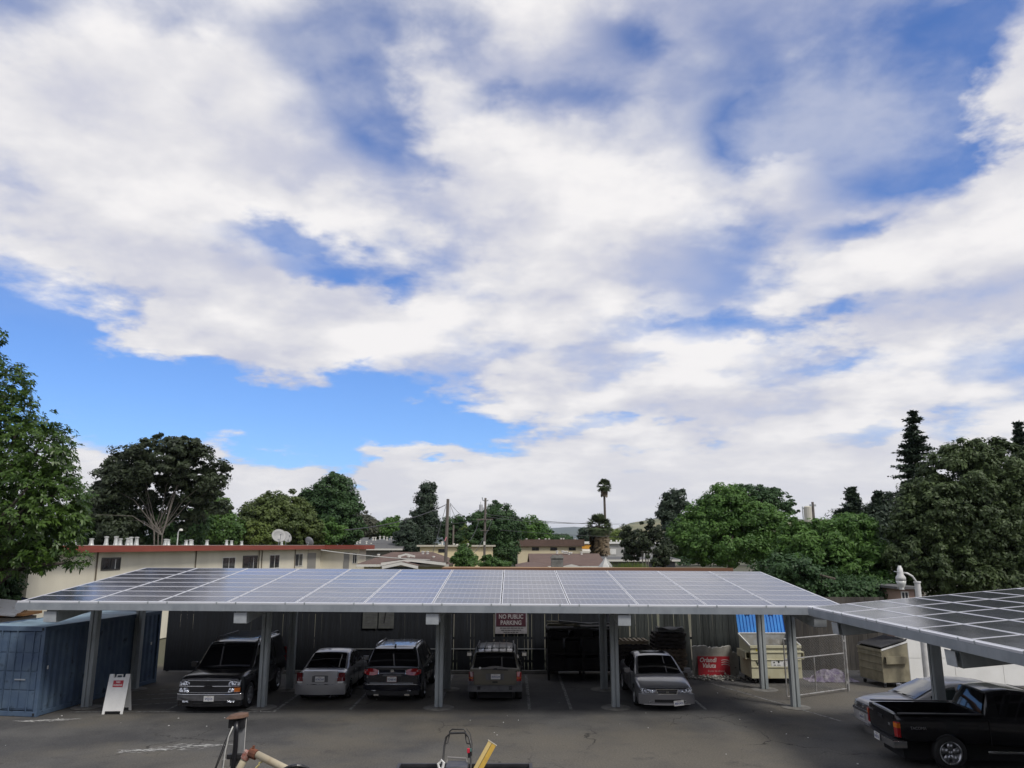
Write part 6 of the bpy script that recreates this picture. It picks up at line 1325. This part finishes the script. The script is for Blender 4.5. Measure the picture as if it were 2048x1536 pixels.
# ---- dumpsters
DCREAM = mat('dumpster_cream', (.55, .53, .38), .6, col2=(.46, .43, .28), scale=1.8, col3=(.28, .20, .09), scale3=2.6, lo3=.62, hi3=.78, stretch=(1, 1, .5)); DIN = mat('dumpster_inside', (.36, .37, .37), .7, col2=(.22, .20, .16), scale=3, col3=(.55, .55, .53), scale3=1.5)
DBLUE = mat('dumpster_lid_blue', (.015, .18, .56), .45, col2=(.02, .24, .66), scale=2)
def dumpster(label, loc, rz, open_lid=True, marks=True):
    T = thing('dumpster', label, 'dumpster', loc, rz); W, D, hf, hb, b = 1.87, 1.45, 1.36, 1.64, .20; t = .03
    s = MB(); s.b2(0, W, 0, t, b, hf); F_ = s.build('front_wall', DCREAM, T, bevel=.004)
    s = MB(); s.b2(0, W, D-t, D, b, hb); s.build('back_wall', DIN, T)
    for x in (0, W-t): s = MB(); s.prism([(t+.001, b), (D-t-.001, b), (D-t-.001, hb), (t+.001, hf)], x, x+t, 'X'); s.build('side_wall', DCREAM, T)
    s = MB(); s.b2(t, W-t, t, D-t, b, b+.03); s.build('floor', DARK, T)
    s = MB(); s.b2(-.02, W+.02, -.05, -.002, hf-.09, hf+.01); s.b2(-.02, W+.02, -.035, -.002, hf-.26, hf-.22); s.b2(.02, W-.02, -.03, -.002, hf-.52, hf-.49); s.b2(.02, W-.02, -.03, -.002, .58, .61); s.build('rib', DCREAM, T, bevel=.006)
    s = MB()
    for x in (-.03, W+.002): s.prism([(0, hf-.04), (D, hb-.04), (D, hb+.02), (0, hf+.02)], x, x+.028, 'X')
    s.b2(0, W, D-.05, D+.03, hb, hb+.03); s.build('top_rim', WHITE, T)
    for x in (-.16, W+.01): s = MB(); s.b2(x, x+.15, .12, 1.25, .86, .90); s.b2(x, x+.15, .12, 1.25, 1.08, 1.12); s.b2(x+(0 if x < 0 else .13), x+(.02 if x < 0 else .15), .12, 1.25, .90, 1.08); s.build('fork_pocket', DCREAM, T)
    for x in (.15, W-.15):
        for y in (.15, D-.15): s = MB(); s.lathe([(0, -.03), (.08, -.03), (.08, .03), (0, .03)], (x, y, .082), 14, 'X'); w = s.build('wheel', RUBBER, T); s = MB(); s.box((x, y, .17), (.09, .09, .06)); s.build('caster', GALVD, w)
    for i in range(2):
        lw = W/2-.02; x0 = .01+i*(W/2); s = MB(); prof = []; k = 0
        for k in range(7):
            a = x0+lw*k/7; st = lw/7; prof += [(a, 0), (a+st*.55, 0), (a+st*.65, .035), (a+st*.9, .035)]
        prof += [(x0+lw, 0)]; L_ = 1.15
        s.loft([[Vector((p, q, 0)) for p, q in prof], [Vector((p, q, L_)) for p, q in prof]], cap=False, closed=False)
        s.loft([[Vector((p, q+.012, 0)) for p, q in prof], [Vector((p, q+.012, L_)) for p, q in prof]], cap=False, closed=False)
        l = s.build('lid', DBLUE if open_lid else BLKPL, T)
        s = MB(); s.box((x0+lw/2, -.02, L_*.62), (.16, .05, .05)); s.box((x0+lw/2-.09, -.02, L_*.70), (.03, .05, .2)); s.box((x0+lw/2+.09, -.02, L_*.70), (.03, .05, .2)); s.build('lid_handle', DBLUE if open_lid else BLKPL, l)
        if open_lid: l.location = (0, D+.05, hb+.02); l.rotation_euler = (R(-17), 0, 0)
        else: l.location = (0, D, hb+.05); l.rotation_euler = (R(78+22), 0, 0); l.scale = (1, 1, 1.3)
    if marks:
        text('WM', .20, mat('ink_green', (.02, .03, .025), .6), F_, (.36, -.012, .74), FACE, .002, bold=.008); s = MB(); s.box((.36, -.006, .66), (.24, .006, .02)); s.build('small_print', MATS['ink_green'], F_)
        s = MB(); s.box((1.05, -.006, .73), (.62, .006, .22)); pl = s.build('placard', SIGNW, F_)
        for x, z, a, c in ((.85, .76, .05, .05), (1.02, .77, .06, .06), (1.02, .67, .12, .02), (.87, .67, .08, .025), (1.24, .70, .07, .12), (1.05, .815, .25, .02)): s = MB(); s.box((x, -.011, z), (a, .005, c)); s.build('pictogram', MATS['ink_green'], pl)
        s = MB(); s.box((.27, -.006, hf-.16), (.14, .006, .08)); y = s.build('yellow_sticker', mat('sticker_yellow', (.62, .52, .03), .5), F_); s = MB(); s.box((.27, -.011, hf-.16), (.09, .004, .03)); s.build('sticker_print', MATS['ink_green'], y)
    return T
dumpster('cream dumpster with bright blue lids flung open beside the red sign', (8.88, 30.1, 0), 0)
d2 = dumpster('cream dumpster in deep shade next to the white shed', (13.10, 30.6, 0), R(-80), False, False); d2.scale = (.75, .75, .97)
DSHADE = mat('dumpster_cream_shaded', (.26, .235, .16), .75, col2=(.17, .15, .10), scale=2.5)  # the cream paint made darker and browner, deep shade put into the colour
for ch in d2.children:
    if ch.data.materials and ch.data.materials[0] == DCREAM: ch.data.materials[0] = DSHADE
# ---- chain link gate with post
ga, gb = Vector((9.55, 27.35, 0)), Vector((11.78, 28.65, 0)); d = (gb-ga); Lg = d.length; ang = math.atan2(d.y, d.x); T = thing('chain_link_gate', 'grey pipe gate with chain link hanging behind the last carport post', 'gate', ga, ang); PG = mat('pipe_grey', (.38, .38, .37), .5, .4, col2=(.24, .22, .20), scale=6)
s = MB()
for z in (.10, 1.28, 1.93): s.cyl((-.5, 0, z), (Lg-.05, 0, z), .024, 8)
for x in (-.5, .95, Lg-.06): s.cyl((x, 0, .10), (x, 0, 1.93 if x != .95 else 1.28), .024, 8)
s.build('frame', PG, T)
s = MB(); s.cyl((Lg+.05, .0, 0), (Lg+.05, 0, 2.05), .045, 10); s.build('hinge_post', PG, T); s = MB()
for z in (.3, 1.7): s.box((Lg, 0, z), (.14, .06, .07))
s.build('hinge', PG, T)
s = MB(); k = -2.0
while k < Lg:
    for sg in (1, -1):
        a0, a1 = (k, k+1.8); z0, z1 = (.12, 1.92) if sg > 0 else (1.92, .12); u0, u1 = max(a0, -.48), min(a1, Lg-.08)
        if u1 > u0: f0, f1 = (u0-a0)/1.8, (u1-a0)/1.8; s.tube([(u0, .01*sg, z0+(z1-z0)*f0), (u1, .01*sg, z0+(z1-z0)*f1)], .0022, 3, False)
    k += .085
o = s.build('mesh', PG, T); o['kind'] = 'stuff'
# heap of cloth and rubbish by the gate
s = MB(); r = random.Random(5); s.grid(lambda u, v: ((u-.5)*1.9, (v-.5)*.9, max(0, .42*math.sin(math.pi*u)**1.5*math.sin(math.pi*v)+.07*math.sin(17*u+5*v)*math.sin(math.pi*u)*math.sin(math.pi*v)+r.uniform(-.03, .03))), 24, 14); o = s.build('cloth_heap', mat('purple_cloth', (.12, .095, .16), .9, col2=(.30, .28, .30), scale=5, col3=(.05, .04, .045), scale3=4), smooth=False); p = at(1662, 1352, 30.6); o.location = (p.x+.1, 30.9, .003); tag(o, 'crumpled heap of purple and white cloth behind the gate', 'rubbish heap')
# ---- foreground: service post with rusty cap
RUST = mat('rusty_plate', (.15, .085, .055), .85, col2=(.085, .045, .03), scale=7, bump=.2, bscale=30); P = at(470, 1500, 14.5)
T = thing('service_post', 'dark metal service post with a rusty cap and cables in the foreground', 'post', (P.x, 14.5, 0)); zc = at(470, 1431, 14.5).z
s = MB(); s.loft([[Vector((.20*math.cos(a)+.0, .14*math.sin(a), zc-.03+.015*math.cos(a))) for a in np.linspace(0, 2*math.pi, 20)[:-1]], [Vector((.16*math.cos(a)+.03, .10*math.sin(a), zc+.025+.02*math.cos(a-.5))) for a in np.linspace(0, 2*math.pi, 20)[:-1]]]); s.build('rusty_cap', RUST, T)
s = MB(); s.b2(-.13, .15, -.06, .10, zc-.20, zc-.031); s.build('hood', BLKPL, T, bevel=.008)
s = MB(); s.b2(.02, .14, .0, .09, 0, zc-.20); s.build('mast', mat('post_zinc', (.30, .31, .32), .5, .3, col2=(.2, .2, .2), scale=4), T, bevel=.005); s = MB(); s.cyl((.155, -.01, .2), (.165, -.01, zc-.02), .007, 6); s.build('ground_wire', WIREW, T)
s = MB(); s.tube([(.02, -.07, zc-.08), (.03, -.09, zc-.25), (.035, -.09, zc-.5), (.01, -.09, zc-.9), (-.02, -.09, zc-1.3), (-.03, -.09, .02)], .042, 10); s.build('black_conduit', mat('conduit', (.012, .012, .015), .3), T, smooth=True)
s = MB(); s.tube([(-.03, -.10, zc-.16), (-.09, -.11, zc-.32), (-.13, -.11, zc-.55), (-.155, -.11, zc-.9), (-.16, -.1, .3)], .012, 6); s.build('white_cable', WIREW, T, smooth=True)
for k in (0, .03): s = MB(); s.tube([(-.06+k, -.08, zc-.19), (-.16+k, -.08, zc-.42), (-.30+k*.6, -.08, zc-.85), (-.5+k*.4, -.08, .2)], .009, 5); s.build('black_cable', BLKPL, T, smooth=True)
zb = at(470, 1511, 14.5).z; s = MB(); s.box((.02, -.04, zb), (.26, .10, .075)); s.build('clamp', BLKPL, T, bevel=.006); zb = at(470, 1524, 14.5).z; s = MB(); s.box((-.12, -.04, zb), (.14, .10, .12)); s.build('junction_box', mat('box_grey', (.22, .21, .19), .7), T, bevel=.008)
# cream pipe frame with rusted joint
CP = mat('cream_pipe', (.46, .40, .28), .6, col2=(.33, .22, .12), scale=3, lo=.5, hi=.75, col3=(.10, .05, .03), scale3=11, lo3=.68, hi3=.74); T = thing('pipe_rack', 'cream painted pipe rack with a rusty coupling beside the service post', 'pipe rack', (P.x, 14.3, 0)); rel = lambda px, py, Y: at(px, py, Y)-Vector((P.x, 14.3, 0))
j = rel(494, 1509, 14.3); e = rel(474, 1545, 14.3); s = MB(); dn = e+(e-j)*2.2; s.tube([j, e, Vector((dn.x, dn.y, .0))], .058, 12); s.build('upright_pipe', CP, T, smooth=True)
s = MB(); q = rel(489, 1517, 14.3); s.tube([q, j+(j-q)*.6], [.072, .078], 12); s.build('red_collar', mat('red_primer', (.30, .075, .045), .7, col2=(.45, .40, .36), scale=9), T)
s = MB(); g0, g1 = rel(500, 1505, 14.3), rel(513, 1510, 14.27); s.tube([g0, g1], .085, 10); s.box(g0.lerp(g1, .5)+Vector((0, 0, .10)), (.03, .05, .06)); s.build('coupling', MATS['rust'], T)
s = MB(); h0, h1 = rel(514, 1509, 14.25), rel(640, 1572, 13.9); s.tube([h0, h1], .062, 14); s.build('cross_pipe', CP, T, smooth=True); s = MB(); s.cyl((h1.x, h1.y, 0), h1, .05, 10); s.build('far_upright', CP, T)
s = MB(); r0, r1 = rel(524, 1521, 14.2), rel(505, 1545, 14.2); s.tube([r0.lerp(r1, k/9)+Vector((.012*math.sin(k*2.1), 0, .01*math.cos(k*3))) for k in range(10)], .014, 6); s.build('yellow_rope', mat('rope_yellow', (.60, .52, .22), .8), T)
hc = rel(592, 1575, 14.0); s = MB(); s.tube([hc+Vector((.36*math.cos(a), .05*math.sin(2*a), .36*math.sin(a))) for a in np.linspace(0, 2*math.pi, 30)], .035, 8, False); o = s.build('hose_coil', mat('hose_black', (.012, .012, .013), .25)); o.location = (P.x, 14.2, 0); tag(o, 'glossy black hose loop hung over the cream pipe', 'hose')
# ---- trailer, mower, yellow board
T = thing('utility_trailer', 'black steel utility trailer carrying the lawn mower in the foreground', 'trailer', (-.95, 13.9, 0)); TB = mat('trailer_black', (.022, .022, .026), .5, col2=(.04, .04, .045), scale=5); x0, x1, y0, y1, zr = -1.16, 1.30, -1.6, 1.75, 1.015
s = MB(); s.b2(x0, x1, y0, y1, .66, .72); s.build('deck', TB, T)
s = MB(); s.b2(x0-.03, x0+.03, y0, y1, zr-.06, zr); s.b2(x1-.03, x1+.03, y0, y1, zr-.06, zr); s.b2(x0+.031, x1-.031, y1-.06, y1, zr-.06, zr-.001); s.build('top_rail', TB, T, bevel=.006)
for x in (x0, x1):
    for y in (y0+.03, 0, y1-.03): s = MB(); s.box((x, y, .85), (.05, .05, .30)); s.build('rail_post', TB, T)
s = MB(); s.b2(x0+.031, x1-.031, y1-.05, y1-.03, .72, zr-.061)
s.build('front_panel', TB, T)
for x in (x0-.14, x1+.14): s = MB(); s.lathe([(0, -.09), (.20, -.09), (.30, -.085), (.31, 0), (.30, .085), (.20, .09), (0, .09)], (x, 0, .312), 20, 'X'); w = s.build('wheel', RUBBER, T); s = MB(); s.b2(x-.12, x+.12, -.42, .42, .66, .68); s.build('mudguard', TB, T)
s = MB(); s.b2(-.05, .19, y0-.9, y0, .42, .48); s.build('drawbar', TB, T); s = MB(); s.cyl((.07, y0-.8, .0), (.07, y0-.8, .42), .03, 8); s.build('jack_stand', GALVD, T)
MC = at(914, 1520, 15.0); T = thing('lawn_mower', 'lawn mower with tall black U-shaped handle standing in the trailer', 'lawn mower', (MC.x, 14.75, .722)); HB_ = mat('handle_black', (.020, .019, .018), .35)
s = MB(); s.lathe([(.24, .16), (.27, .18), (.26, .30), (.20, .34), (0, .36)], (0, -.12, 0), 18); s.build('deck', mat('mower_cream', (.60, .57, .45), .45), T, smooth=True)
s = MB(); s.lathe([(.13, .355), (.14, .40), (.12, .46), (0, .47)], (0, -.14, 0), 14); s.build('engine', BLKPL, T)
s = MB(); s.box((0, .25, .34), (.40, .40, .22)); s.build('grass_bag', mat('bag_blue_grey', (.06, .065, .085), .7, col2=(.09, .09, .10), scale=6), T, bevel=.03); s = MB(); s.tube([(-.19, .30, .45), (-.18, .34, .53), (.16, .34, .51), (.18, .30, .45)], .015, 6); s.build('bag_frame', mat('frame_grey', (.22, .21, .20), .5), T)
for x in (-.27, .27):
    for y in (-.33, .18): s = MB(); s.lathe([(0, -.025), (.09, -.025), (.10, 0), (.09, .025), (0, .025)], (x, y, .102), 14, 'X'); s.build('wheel', RUBBER, T)
s = MB(); s.tube([(-.25, .12, .20), (-.255, .30, .48), (-.245, .40, .70), (-.22, .47, .84), (-.15, .51, .90), (.12, .51, .91), (.20, .47, .84), (.25, .40, .70), (.25, .30, .48), (.25, .12, .20)], .019, 8, False); s.build('handle', HB_, T, smooth=True)
s = MB(); s.tube([(-.235, .42, .74), (-.19, .44, .75), (-.17, .50, .83), (-.16, .52, .93), (-.12, .53, .965), (.10, .53, .965), (.13, .52, .93), (.14, .50, .81), (.17, .44, .74), (.235, .42, .74)], .013, 7, False); s.build('bail_bar', HB_, T, smooth=True)
s = MB(); s.tube([(.15, .52, .98), (.22, .50, .90), (.262, .42, .75), (.265, .34, .55), (.24, .25, .4)], .008, 6, False); s.build('control_cable', BLKPL, T)
s = MB(); s.box((.225, .34, .60), (.07, .05, .15)); s.build('switch_box', BLKPL, T, bevel=.008); s = MB(); s.box((.20, .31, .65), (.05, .03, .08)); s.build('red_lever', mat('lever_red', (.60, .03, .06), .4), T, bevel=.008); s = MB(); s.box((.245, .31, .66), (.022, .02, .05)); s.build('green_lever', mat('lever_teal', (.10, .25, .22), .4), T); s = MB(); s.box((-.27, .31, .45), (.05, .03, .015)); s.build('knob', BLKPL, T)
s = MB(); s.tube([(-.20, -.02, .36), (-.30, .0, .44), (-.32, .02, .50), (-.26, .03, .56), (-.22, .02, .52), (-.24, 0, .42)], .025, 6, False); o = s.build('white_rag', WHITE, None); o.location = T.location; tag(o, 'white rag slung over the mower deck by its handle', 'rag')
ta, tb = at(984.5, 1486, 15.5), Vector((-.78, 15.35, .73)); T = thing('yellow_board', 'yellow beam with a dark centre groove leaning in the trailer', 'beam', tb); dv = ta-tb; ln = dv.length; rotm = Matrix((Vector((dv.z, 0, -dv.x)).normalized(), dv.normalized().cross(Vector((dv.z, 0, -dv.x)).normalized()), dv.normalized())).transposed()
YB = mat('yellow_paint', (.62, .40, .07), .55, col2=(.52, .33, .06), scale=6); YL = mat('yellow_light', (.66, .50, .20), .55)
for x, w_, m_ in ((-.045, .070, YL), (.04, .085, YB)): s = MB(); s.box(rotm @ Vector((x, 0, ln/2)), (w_, .06, ln), rotm); s.build('flange', m_, T, bevel=.004)
s = MB(); s.box(rotm @ Vector((0, .01, ln/2-.02)), (.16, .03, ln-.06), rotm); s.build('web', DARK, T); s = MB(); s.box(rotm @ Vector((0, 0, ln+.006)), (.19, .075, .014), rotm); s.build('end_cap', mat('cap_cream', (.60, .55, .42), .6), T)
# tyre lying at the bottom left
p = at(137, 1540, 17.75); s = MB(); s.lathe([(.26, .0), (.42, .0), (.47, .06), (.47, .20), (.42, .26), (.28, .26), (.25, .2)], (0, 0, 0.002), 28, 'Z', False); o = s.build('loose_tyre', RUBBER, smooth=True); o.location = (p.x, 17.75, 0); tag(o, 'black tyre lying flat on the asphalt at the bottom left', 'tyre')
